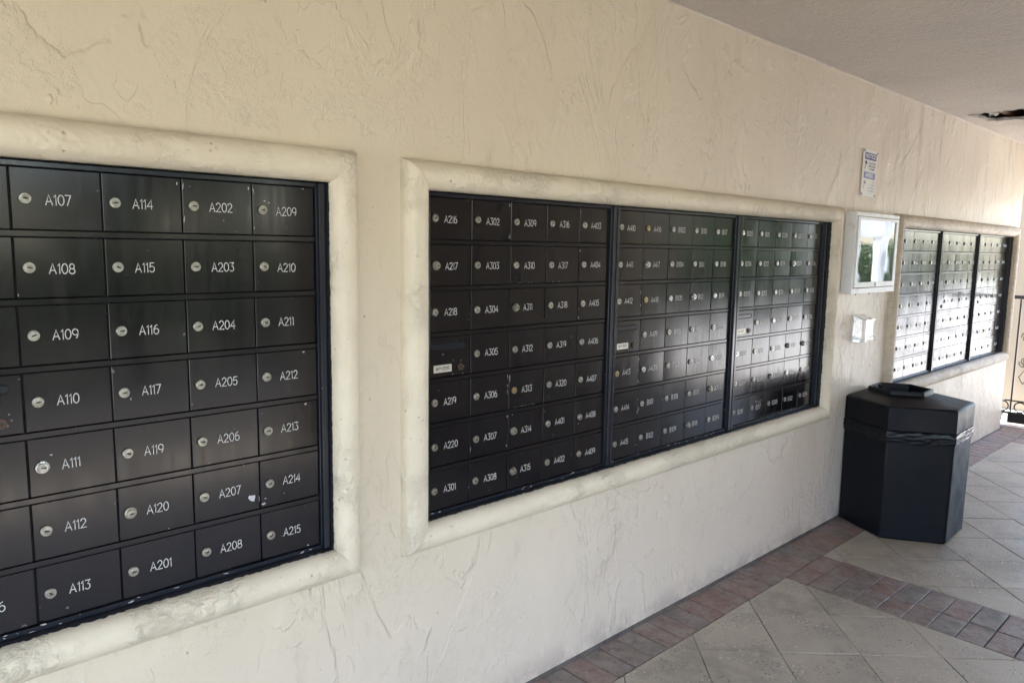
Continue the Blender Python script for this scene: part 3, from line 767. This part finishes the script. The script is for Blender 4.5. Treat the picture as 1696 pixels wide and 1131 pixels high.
CH_FIX = {  # door: (mesh, x, z) relative to the lock
 'A114': [(0,.132,.050)], 'A202': [(0,.133,.050),(4,-.0215,.045),(4,-.0215,-.03),(3,.10,-.055),(3,.07,-.03)], 'A209': [(2,.018,.018),(2,.110,.058),(4,-.0215,.045),(1,-.0215,-.045),(2,.006,.022)],
 'A108': [(1,-.0215,-.055)], 'A212': [(5,.103,.055)], 'A213': [(5,.106,.055)], 'A111': [(2,.018,.024)], 'A117': [(1,.013,-.016)], 'A215': [(2,.105,-.056)],
 'A302': [(0,.134,.052),(0,.134,-.050),(4,.1385,-.045)], 'A306': [(4,.137,.05),(4,.136,.0),(0,.137,.02)], 'A307': [(0,.136,-.045),(0,.137,.055),(4,-.0215,-.03)], 'A313': [(4,-.020,.04),(0,-.0205,.05)],
 'A404': [(0,-.0205,.05)], 'A405': [(1,-.0205,-.02),(0,-.0205,-.05)], 'A403': [(1,-.0205,.045)], 'A311': [(1,.138,-.05)], 'A412': [(4,.135,.03),(0,.136,-.02),(1,.134,-.05)], 'A413': [(4,.137,.045),(1,.136,.0),(4,.137,-.045)],
 'A414': [(4,.137,-.03),(1,.136,.02)], 'B101': [(4,-.0205,-.02)], 'B119': [], 'B108': [(4,-.0205,.0)], 'A416': [], 'B208': [(1,.137,.04)], 'B303': [(4,-.0205,-.03)],
 'A214': [(2,-.012,.022-.06),(3,.04,-.035)],
}
LEDGE_CHIPS = {0: [], 1: [(2, .55, 1), (2, .3, 4)], }
nm = {}
def get_num(s):
    if s not in nm: nm[s] = text_mesh(s, .0205, .0021)
    return nm[s]
def frame_box(mb, x0, x1, z0, z1, y0, y1, mi=0): mb.box(x0, x1, y0, y1, z0, z1, mi)
slot_plate = MB()
def parcel_door(parent, x, z, seed):
    d = inst('parcel_door', DM[0], parent, (x, 0, z)); tag(d, 'blank parcel locker door with a slot, a small plate and a lock')
    s = MB()      # raised slot bezel with dark slit
    pts = []
    cxs, hw, hh = .052, .058, .0105
    for i in range(9): a = -math.pi/2+math.pi*i/8; pts.append((cxs+hw+hh*math.cos(a), hh*math.sin(a)))
    for i in range(9): a = math.pi/2+math.pi*i/8; pts.append((cxs-hw+hh*math.cos(a), hh*math.sin(a)))
    n_ = len(pts); zc = .034
    s.add([(p[0],-.0056,zc+p[1]) for p in pts]+[(cxs+(p[0]-cxs)*.975,-.0075,zc+p[1]*.85) for p in pts]+[(cxs+(p[0]-cxs)*.955,-.0058,zc+p[1]*.70) for p in pts],
        [(i,(i+1)%n_,n_+(i+1)%n_,n_+i) for i in range(n_)]+[(n_+i,n_+(i+1)%n_,2*n_+(i+1)%n_,2*n_+i) for i in range(n_)]+[tuple(2*n_+i for i in range(n_))])
    s.build('slot', M_FRAME, d, smooth=30)
    MB().box(-.003, .066, -.0062, -.0052, -.047, -.024).build('label_plate', simple_plate, d)
    m2 = MB()
    for q, (a, b, c_, e) in enumerate(((.006,.014,-.040,-.031),(.017,.024,-.037,-.030),(.028,.058,-.033,-.030),(.028,.056,-.0365,-.0345),(.028,.060,-.040,-.038))):
        m2.add([(a,-.0064,c_),(b,-.0064,c_),(b,-.0064,e),(a,-.0064,e)],[(0,1,2,3)])
    m2.build('plate_print', simple('plate_print_%d' % seed, (.16,.15,.16), .5), d)
    inst('lock', LOCKD, d, (.100,-.005,-.036))
    r_ = random.Random(seed)
    for k in range(7): inst('rivet', RIV, d, (.075+r_.uniform(-.01,.05), -.0052, -.036+r_.uniform(-.022,.03)))
    return d
simple_plate = simple('aluminium_plate', (.60,.58,.50), .4, .3)
LOCKD = lock_mesh('std').mesh('lock', [simple('old_dark_lock', (.10,.07,.06), .4, .8), M_KEY], smooth=30)
RIV = MB().lathe([(.0022,0),(.0020,.0008),(.0008,.0012)], 8).mesh('rivet', simple('grey_rivet', (.2,.2,.2), .4, .6))
BLAB = ['black mailbox bank A101 to A215, in the nearest frame at the left', 'black mailbox bank A216 to A409, nearest bank of the long middle frame',
 'black mailbox bank A410 to B204, centre bank of the long middle frame', 'black mailbox bank B205 to B319, bank of the long middle frame nearest the display case',
 'glossy mailbox bank right beside the display case, first of the far frame', 'glossy mailbox bank in the middle of the far frame, between two dark dividers', 'glossy mailbox bank in the far frame, nearest the iron gate']
XR = [.985, 2.2030-.02, 3.0836-.022, 3.957, 5.7828-.013, 6.6438-.013, 7.497]   # right limits
XL = [.095, 1.298, 2.2030-.02, 3.0836-.022, 4.915, 5.7828-.013, 6.6438-.013]
zb0, zt0 = Z0-.915, Z0+.077
for bi in range(7):
    hh = H_ if bi < 4 else .1655
    bank = empty('mailbox_bank', (BX[bi], 0, zb0)); tag(bank, BLAB[bi], 'mailboxes', 'mailbox banks along the stucco wall')
    lx = lambda x: x-BX[bi]
    lz = lambda z: z-zb0
    dl, dr = lx(BX[bi]+DL), lx(BX[bi]+DL+DW+4*hh)
    L_, R_ = lx(XL[bi])+.0006, lx(XR[bi])-.0006
    mb = MB()
    mb.box(L_, R_, .004, .006, lz(zb0)+.001, lz(zt0)-.001)                     # back plate
    bk = mb.build('back_plate', M_GAP, bank)
    ps = -.022
    def post(x0, x1):
        m2 = MB(); w_ = x1-x0
        if w_ < .004: return
        # stepped extrusion
        m2.box(x0, x1, -.010, .0035, lz(zb0)+.002, lz(zt0)-.002)
        m2.box(x0+w_*.12, x1-w_*.12, ps, -.0102, lz(zb0)+.0025, lz(zt0)-.0025)
        bevel(m2.build('frame_post', M_FRAME, bank), .0015, 2)
    post(L_, dl-.003); post(dr+.003, R_)
    m2 = MB(); m2.box(dl-.0025, dr+.0025, -.013, .0035, lz(Z0+.0635), lz(zt0)-.002)
    bevel(m2.build('frame_rail', M_FRAME, bank), .0012, 1)
    m2 = MB(); m2.box(dl-.0025, dr+.0025, -.013, .0035, .002, lz(Z0-6*V_-.0635))
    bevel(m2.build('frame_rail', M_FRAME, bank), .0012, 1)
    for q in range(16 if bi < 3 else 5):
        o = inst('paint_chip', CHIP[rd_.choice((2,5,5,3))], bank, (rd_.uniform(dl, dr), -.0135, .002+rd_.uniform(.001,.012)), (0, rd_.uniform(-.2,.2), 0)); o.scale = (rd_.uniform(.6,2.2),1,rd_.uniform(.4,.9))
    for r_ in range(6):
        zc = Z0-(r_+.5)*V_
        m2 = MB()
        x0, x1 = dl-.002, dr+.002; h2 = .0066
        V = [(x0,.0035,lz(zc-h2)),(x0,-.0050,lz(zc-h2)),(x0,-.0056,lz(zc-h2)+.0015),(x0,-.0056,lz(zc+h2)-.0012),(x0,.0035,lz(zc+h2))]
        V += [(x1,p[1],p[2]) for p in V]
        m2.add(V, [(i, i+1, 5+i+1, 5+i)[::-1] for i in range(4)]+[(0,1,2,3,4),(9,8,7,6,5)])
        o = m2.build('row_rail', M_ENAMEL, bank)
        if bi in LEDGE_CHIPS:
            pass
    for c_ in range(5):
        for r_ in range(7):
            s = banks[bi][c_][r_]; x = c_*hh; z = lz(Z0-r_*V_)
            if s == 'P': parcel_door(bank, x, z, bi); continue
            tl = 1.0 if bi < 4 else 1.25
            d = inst('mailbox_door', DM[rd_.randrange(6)], bank, (x, rd_.uniform(-.0006,.0006), z), (rd_.gauss(0,.0035)*tl, 0, rd_.gauss(0,.0035)*tl))
            tag(d, 'door marked '+s)
            kd = SPECIAL.get(s, ('std', 'nickel') if rd_.random() > .06 or bi < 2 else ('std', 'brass' if rd_.random() < .3 else 'chrome'))
            lxo, lzo = (.004, 0) if s == 'A217' else (0, 0)
            inst('lock', LM[kd], d, (lxo+rd_.uniform(-.0006,.0006), -.0050, lzo+rd_.uniform(-.0008,.0008)), (0, rd_.gauss(0,.30), 0))
            inst('number', get_num(s), d, (.0365+rd_.uniform(-.0015,.0015)+(.003 if s[1:] == '217' else 0), -.0064, -.001+rd_.uniform(-.0015,.0015)), (0, rd_.gauss(0,.012), 0), (.97,1,1))
            for ci, cx_, cz_ in CH_FIX.get(s, []): inst('paint_chip', CHIP[ci], d, (cx_, -.0060, cz_), (0, rd_.uniform(-.2,.2), 0))
            if s not in CH_FIX and bi < 4:
                for q in range(rd_.choice((0,0,1,1,2))):
                    ex = rd_.choice((-.0205, .1385)) if rd_.random() < .5 else rd_.uniform(-.01,.13)
                    ez = rd_.choice((-.058,.058)) if abs(ex) < .13 and ex > -.02 and ex != .1385 else rd_.uniform(-.055,.055)
                    o = inst('paint_chip', CHIP[rd_.choice((1,3,3,0))], d, (ex, -.0062, ez), (0, rd_.uniform(-.2,.2), 0)); k_ = rd_.uniform(.35,.7); o.scale = (k_,1,k_)
            if s == 'A207':
                o = inst('paint_chip', BIGC, d, (.1205, -.0062, -.030), (0,.5,0)); inst('paint_chip', CHIP[4], d, (.1385,-.0062,-.035)); 
            if s == 'A214':
                o = inst('paint_chip', CHIP[5], d, (-.017, -.0062, -.052), (0,.1,0), (1.7,1,1.5))
            if s == 'B217':      # scratched bare patch above the number
                for q in range(14): o = inst('scratch', CHIP[rd_.choice((0,1,4))], d, (.035+.0042*q+rd_.uniform(-.002,.002), -.0062, .022+rd_.uniform(-.006,.008)), (0, rd_.uniform(-.9,.9), 0), (.8,1,.7))
            if s == 'B210':
                for q in range(6): o = inst('scratch', CHIP[rd_.choice((0,1,2))], d, (.045+.008*q, -.0066, rd_.uniform(-.007,.008)), (0, rd_.uniform(-.9,.9), 0), (.8,1,.8))
            if s in ('A310', 'A313', 'A317'):
                for q in range(8): o = inst('paint_chip', CHIP[rd_.choice((2,2,3))], d, (.01+.012*q+rd_.uniform(-.003,.003), -.0064, -.0585), (0, rd_.uniform(-.2,.2), 0), (.8,1,.55))

# ragged black sealant between frames and moulding
def ragged(p0, p1, nrm, w_, seed):
    # strip from p0 to p1 in the x-z plane, width w_ along nrm (over the moulding), ragged outer edge
    V = []; Fc = []; L = (Vector(p1)-Vector(p0)).length; N = int(L/.006)
    for i in range(N+1):
        u = i/N; x = p0[0]+(p1[0]-p0[0])*u; z = p0[1]+(p1[1]-p0[1])*u
        q = Vector((x*7, z*7, seed)); e = w_*(.30+.55*noise.noise(q*3)+.75*noise.noise(q*11)+.5*noise.noise(q*29)); e = max(.0001, e)
        P3 = []
        for kk in (0, .5, 1):
            ee = e*kk+.0001; cs_ = 1-2*ee/.083; P3.append((x+nrm[0]*(ee-.0012), WY+.0025-.047*(1-cs_*cs_)**.46-.0022*(1-.6*kk), z+nrm[1]*(ee-.0012)))
        V += [(x-nrm[0]*.0010, -.002, z-nrm[1]*.0010), (x-nrm[0]*.0008, WY*.6, z-nrm[1]*.0008)] + P3
    for i in range(N):
        for j in range(4): Fc.append((i*5+j, (i+1)*5+j, (i+1)*5+j+1, i*5+j+1))
    return V, Fc
for oi, (a, b, c_, d) in enumerate(OPEN):
    mb = MB()
    for p0, p1, nr in (((a,d),(b,d),(0,1)),((a,c_),(b,c_),(0,-1)),((b,c_),(b,d),(1,0)),((a,c_),(a,d),(-1,0))):
        V, Fc = ragged(p0, p1, nr, .0005 if nr[1] > -1 else .0012, oi*9+nr[0]*3+nr[1]); mb.add(V, Fc)
    mb.build('sealant', M_SEAL, mail_wall)

# ================================================================== NOTICE SIGN
def pscale(o, s): o.scale = (s,s,s)
def txt(body, size, mat, parent, loc, name='lettering', bold=0, sx=1.0, align='CENTER', rot=(math.pi/2,0,0)):
    cu = bpy.data.curves.new(name, 'FONT'); cu.body = body; cu.size = size; cu.align_x = align; cu.align_y = 'CENTER'; cu.offset = bold; cu.resolution_u = 2
    to = bpy.data.objects.new('tmp', cu); COL.objects.link(to)
    dg = bpy.context.evaluated_depsgraph_get(); me = bpy.data.meshes.new_from_object(to.evaluated_get(dg)); bpy.data.objects.remove(to)
    me.materials.clear(); me.materials.append(mat); me.name = name
    o = inst(name, me, parent, loc, rot, (sx,1,1)); return o
sg = empty('notice_sign', (4.385, WY, 1.995)); tag(sg, 'white and blue bilingual notice sign screwed to the stucco above the display case', 'sign')
sg.rotation_euler = (0, R(1.0), 0)
M_SW = simple('sign_white', (.74,.74,.74), .35); M_SB = simple('sign_blue', (.035,.045,.26), .35); M_SB2 = simple('sign_faded_blue', (.20,.23,.46), .4); M_SK = simple('sign_black', (.03,.03,.035), .4); M_SG = simple('sign_faded_grey', (.32,.32,.34), .5)
pl = MB()
def rrect(w_, h_, r_, n_=5):
    out = []
    for cx_, cz_, a0 in ((w_-r_,h_-r_,0),(-w_+r_,h_-r_,90),(-w_+r_,-h_+r_,180),(w_-r_,-h_+r_,270)):
        for i in range(n_+1): a = R(a0+90*i/n_); out.append((cx_+r_*math.cos(a), cz_+r_*math.sin(a)))
    return out
pr = rrect(.096,.128,.010); k = len(pr)
pl.add([(p[0],-.004,p[1]) for p in pr]+[(p[0],-.008,p[1]) for p in pr], [tuple(range(k)), tuple(range(2*k-1,k-1,-1))]+[(i,k+i,k+(i+1)%k,(i+1)%k) for i in range(k)])
pl.build('plate', M_SW, sg)
def quad(name, x0, x1, z0, z1, mat, y=-.0084, p=sg): return MB().add([(x0,y,z0),(x1,y,z0),(x1,y,z1),(x0,y,z1)],[(0,1,2,3)]).build(name, mat, p)
quad('header', -.078,.078,.074,.112, M_SB); quad('header', -.078,.078,-.030,.006, M_SB2)
txt('NOTICE', .034, M_SW, sg, (0,-.0088,.093), bold=.0010, sx=1.05); txt('AVISO', .034, M_SW, sg, (0,-.0088,-.012), bold=.0010, sx=1.1)
for i, t_ in enumerate(('ALL ACTIVITIES','ARE RECORDED','BY CAMERA')): txt(t_, .0135, M_SK, sg, (.027,-.0088,.055-.016*i), bold=.0004, sx=.95)
for i, t_ in enumerate(('TODAS','LAS AREAS','SON GRABADAS','POR CAMARAS')): txt(t_, .0125, M_SG, sg, (.060-.008*(i%2),-.0088,-.046-.0165*i), bold=.0002, sx=.95, align='RIGHT').location.x = .078
for zc, mt in ((.050, M_SK), (-.058, M_SG)):       # bracket camera pictogram
    m2 = MB(); m2.add([(-.078,-.0087,zc+.008),(-.060,-.0087,zc+.018),(-.038,-.0087,zc+.002),(-.058,-.0087,zc-.004)],[(0,3,2,1)])
    m2.add([(-.075,-.0088,zc-.03),(-.069,-.0088,zc-.03),(-.060,-.0088,zc-.003),(-.067,-.0088,zc-.000)],[(0,1,2,3)]); m2.build('pictogram', mt, sg)
for x, z in ((-.088,.118),(.088,.118),(-.088,-.118),(.088,-.118)): MB().lathe([(.005,.008),(.0048,.0105),(.002,.0115)], 10, origin=(x,0,z)).build('screw', M_SK, sg)

# ================================================================== DISPLAY CASE
M_CASE = NG('white_powder_coat', (.66,.67,.69), .38); M_CASE.color(M_CASE.mix(M_CASE.rng(M_CASE.noise(M_CASE.coord('World'), 12, 5, .7), .5, .75), (.68,.69,.71), (.52,.52,.52))); M_CASE = M_CASE.m
cx0, cx1, cz0, cz1, cyf = 4.124, 4.735, 1.325, 1.772, -.092
dc = empty('display_case', ((cx0+cx1)/2, WY, cz0)); tag(dc, 'shallow white metal wall case with a glass door, between the middle and far mailbox frames', 'display case')
ox, oz = (cx0+cx1)/2, cz0; W2 = (cx1-cx0)/2; Hh = cz1-cz0; yf = cyf-WY
b = MB()
b.box(-W2, W2, -.004, .002-.003, 0, Hh)                      # back
b.box(-W2, -W2+.012, yf+.004, -.0042, 0, Hh); b.box(W2-.012, W2, yf+.004, -.0042, 0, Hh)
b.box(-W2+.0122, W2-.0122, yf+.004, -.0042, 0, .012); b.box(-W2+.0122, W2-.0122, yf+.004, -.0042, Hh-.012, Hh)
bevel(b.build('case_body', M_CASE, dc), .002, 2)
gx0, gx1, gz0, gz1 = 4.169-ox, 4.682-ox, 1.388-oz, 1.732-oz
b = MB()
b.box(-W2, W2, yf, yf+.0038, Hh-.022, Hh); b.box(-W2, W2, yf, yf+.0038, 0, .030)
b.box(-W2, -W2+.020, yf, yf+.0038, .0302, Hh-.0222); b.box(W2-.020, W2, yf, yf+.0038, .0302, Hh-.0222)
bevel(b.build('front_rim', M_CASE, dc), .0015, 2)
b = MB(); y0 = yf-.006
b.box(-W2+.022, W2-.022, y0, yf+.003, gz1, Hh-.025); b.box(-W2+.022, W2-.022, y0, yf+.003, .034, gz0)
b.box(-W2+.022, gx0, y0, yf+.003, gz0+.0002, gz1-.0002); b.box(gx1, W2-.022, y0, yf+.003, gz0+.0002, gz1-.0002)
door = bevel(b.build('glass_door_frame', M_CASE, dc), .0015, 2)
gm = NG('case_glass', (.9,.93,.92), .012, 0, ior=1.38); gm.p.inputs['Transmission Weight'].default_value = 1.0
gm.bump(gm.noise(gm.coord('World'), 4, 1, .5), .0010, 1.0)
gl = MB(); nx, nz = 16, 12; V = []; Fc = []
for j in range(nz+1):
    for i in range(nx+1):
        u, v = i/nx, j/nz; V.append((gx0-.003+(gx1-gx0+.006)*u, -.0012*(1-(2*u-1)**2)*1.0, gz0-.003+(gz1-gz0+.006)*v))
for j in range(nz):
    for i in range(nx): Fc.append((j*(nx+1)+i, j*(nx+1)+i+1, (j+1)*(nx+1)+i+1, (j+1)*(nx+1)+i))
V2 = [(p[0], p[1]+.004, p[2]) for p in V]; k = len(V)
gl.add(V+V2, Fc+[tuple(k+i for i in f[::-1]) for f in Fc])
g_ = gl.build('glass_pane', gm.m, door, smooth='all', loc=(0, yf-.001, 0))
quad('backing', -W2+.014, W2-.014, .014, Hh-.014, NG('grey_backing', (.10,.10,.10), .8).m, y=-.0075, p=dc)
inst('lock', LM['std','chrome'], door, (.0, y0-.0, .048), (0,0,0), (.8,1,.8))
for x in (-.20, -.02): MB().lathe([(.004,.0),(.004,.004)], 8, origin=(x, yf+.02, -.004)).build('foot_screw', M_SK, dc)

# ================================================================== CLEAR HOLDER
ac = NG('clear_acrylic', (.97,.98,.985), .03, 0, ior=1.25); ac.p.inputs['Transmission Weight'].default_value = 1.0; ac.bump(ac.noise(ac.coord('World'), 60, 3, .6), .0015)
hd = empty('clear_holder', (4.325, WY, 1.040)); tag(hd, 'small clear plastic holder box with a knob, on the wall below the display case', 'holder')
hb = MB(); W_, Hb, D_, t = .125, .155, .072, .004
hb.box(0, W_, -.006, -.001, 0, Hb)                                     # back plate
hb.box(.006, W_-.006, -D_, -.0062, .004, .012)                          # floor
for x in (.004, W_-.008):                                             # side cheeks with sloping top
    V = [(x,-.0062,.0122),(x,-D_,.0122),(x,-D_,Hb-.028),(x,-.0062,Hb-.004)]; V += [(p[0]+t,p[1],p[2]) for p in V]
    hb.add(V, [(0,1,2,3),(7,6,5,4),(0,4,5,1),(1,5,6,2),(2,6,7,3),(3,7,4,0)])
hb.box(.0082, W_-.0082, -D_, -D_+t, .0122, Hb-.030)
bevel(hb.build('holder_box', ac.m, hd), .0012, 2)
MB().lathe([(.0,.0),(.011,.0),(.013,.006),(.011,.016),(.004,.018)], 16, origin=(W_-.012,-D_-.0005,.022)).build('knob', ac.m, hd, smooth=40)
b = MB(); V = [(.0,-.006,Hb-.002),(.0,-D_-.003,Hb-.028),(W_,-D_-.003,Hb-.028),(W_,-.006,Hb-.002)]; V += [(p[0],p[1],p[2]+.004) for p in V]
b.add(V, [(0,1,2,3),(7,6,5,4),(0,4,5,1),(1,5,6,2),(2,6,7,3),(3,7,4,0)]); b.build('flap', ac.m, hd)
for z in (.03, .12): MB().lathe([(.004,.006),(.003,.009)], 8, origin=(.02,0,z)).build('screw', M_NICKEL, hd)

# ================================================================== TRASH CAN
pb = NG('black_polyethylene', (.002,.003,.006), .42, 0, ior=1.30)
pc = pb.coord('Object'); pb.rough(pb.rng(pb.noise(pc, 7, 4, .6), .3, .7, .36, .52)); pb.bump(pb.math('ADD', pb.math('MULTIPLY', pb.noise(pc, 350, 3, .6), .10), pb.math('MULTIPLY', pb.noise(pc, 3.2, 2, .5), 3.5)), .0022, 1.0)
scf = pb.rng(pb.noise(pb.coord('Object', scale=(1.2,1.2,9)), 16, 5, .75), .66, .74)
pb.color(pb.mix(pb.math('MULTIPLY', scf, .5), pb.mix(pb.rng(pb.noise(pc, 6, 5, .7), .45, .75), (.002,.003,.0065), (.006,.007,.010)), (.045,.045,.047)))
TC = (4.476, -.316); TS = .330
can = empty('trash_can', (TC[0], TC[1], 0)); tag(can, 'black hexagonal plastic trash can with an open lid and a liner bag peeking out', 'trash can')
def hexp(s, z, a0=181.8, cx_=0, cy_=0): return [(cx_+s*math.cos(R(a0+60*i)), cy_+s*math.sin(R(a0+60*i)), z) for i in range(6)]
def hexstack(rings, cap0=True, cap1=True):
    mb = MB(); V = []
    for r_ in rings: V += r_
    Fc = [(i*6+j, i*6+(j+1)%6, (i+1)*6+(j+1)%6, (i+1)*6+j) for i in range(len(rings)-1) for j in range(6)]
    if cap0: Fc.append(tuple(range(5,-1,-1)))
    if cap1: Fc.append(tuple((len(rings)-1)*6+k for k in range(6)))
    return mb.add(V, Fc)
body = hexstack([hexp(TS-.012,.0), hexp(TS-.004,.012), hexp(TS-.002,.30), hexp(TS,.560)], True, True).build('body', pb.m, can); bevel(body, .010, 3); body.data.polygons.foreach_set('use_smooth', [True]*len(body.data.polygons)); body.data.set_sharp_from_angle(angle=R(20))
# lid: skirt, sloping top, raised opening with a dark throat
oc = (-.012, .048); ZL = .735; ZO = .783
lid_r = [hexp(TS-.006,.600), hexp(TS+.003,.606), hexp(TS+.003,ZL-.004), hexp(TS-.006,ZL+.003), hexp(.172,ZO-.012,181.8,*oc), hexp(.170,ZO+.012,181.8,*oc), hexp(.152,ZO+.012,181.8,*oc), hexp(.148,ZO-.05,181.8,*oc)]
lid = hexstack(lid_r, False, False).build('lid', pb.m, can); bevel(lid, .006, 2)
for p in lid.data.polygons: p.use_smooth = True
lid.data.set_sharp_from_angle(angle=R(20))
hexstack([hexp(.170,.575,181.8,*oc), hexp(.170,ZO-.052,181.8,*oc)], True, False).build('throat', M_GAP, can)
for k_ in (0.30, .72):
    a, b_ = Vector(hexp(.147,ZO-.006,181.8,*oc)[4]), Vector(hexp(.147,ZO-.006,181.8,*oc)[5])
    a, b_ = Vector(hexp(.147,ZO-.004,181.8,*oc)[3]), Vector(hexp(.147,ZO-.004,181.8,*oc)[4])
for t_ in (.35,):
    pass
hp = hexp(.149, ZO, 181.8, *oc)
for (i, j, t_) in ((4,5,.55),(4,5,.05)):
    a, b_ = Vector(hp[i]), Vector(hp[j]); p = a.lerp(b_, t_); q = Vector((oc[0],oc[1],ZO)); d_ = (q-p).normalized()
    m2 = MB(); m2.tube([p+d_*.001, p+d_*.006], .0055, 8); m2.build('rivet', M_NICKEL, lid)
# liner bag, folded over the body rim and crumpled
V = []; Fc = []; nA, nB = 420, 12
hx = [Vector(p).xy for p in hexp(1, 0)]
for i in range(nA):
    t_ = i/nA*6; k = int(t_); fr = t_-k; p = hx[k].lerp(hx[(k+1)%6], fr)
    for j in range(nB+1):
        v = j/nB; z = .600+.004 - .062*v
        droop = -.012*noise.noise(Vector((p.x*3,p.y*3,2))) + (-.018*math.exp(-((k+fr-3.1)/.35)**2))
        z += droop*v*1.2
        q = Vector((p.x*4, p.y*4, v*2.3)); off = .0022*math.sin(math.pi*min(1,v*1.05)) + .0035*noise.noise(Vector((p.x*4, p.y*4, v*7+p.x*3))) + .0050*abs(noise.noise(Vector((p.x*5+v*2, p.y*5, v*11+p.y*4))))+.0035*abs(noise.noise(Vector((p.x*14+v*6,p.y*14,v*16))))
        if j == nB: off = .001
        r_ = TS+.0025+max(off, .0)
        V.append((p.x*r_, p.y*r_, z))
for i in range(nA):
    for j in range(nB): a = i*(nB+1)+j; b_ = ((i+1)%nA)*(nB+1)+j; Fc.append((a, a+1, b_+1, b_))
bagm = NG('black_bag_film', (.002,.003,.006), .28, 0, ior=1.34).m; MB().add(V, Fc).build('liner_bag', bagm, can, smooth='all')
# raised lettering on the lid facet that faces the walkway end
A_, B_ = Vector(lid_r[3][2]), Vector(lid_r[3][3]); C_, D2 = Vector(lid_r[4][2]), Vector(lid_r[4][3])
ex = (B_-A_).normalized(); mid = (A_+B_)/2; up_ = ((C_+D2)/2-mid); up_ = (up_-ex*up_.dot(ex)).normalized(); nrm = ex.cross(up_).normalized()
rotm = Matrix((ex, up_, nrm)).transposed().to_euler()
M_LET = simple('debossed_black', (.006,.006,.007), .6)
for body_, off in (('THANK',.082),('YOU FOR USING',.040)):
    o = txt(body_, .036 if body_ == 'THANK' else .028, M_LET, can, mid+up_*off+nrm*.0012, bold=.0012); o.rotation_euler = rotm
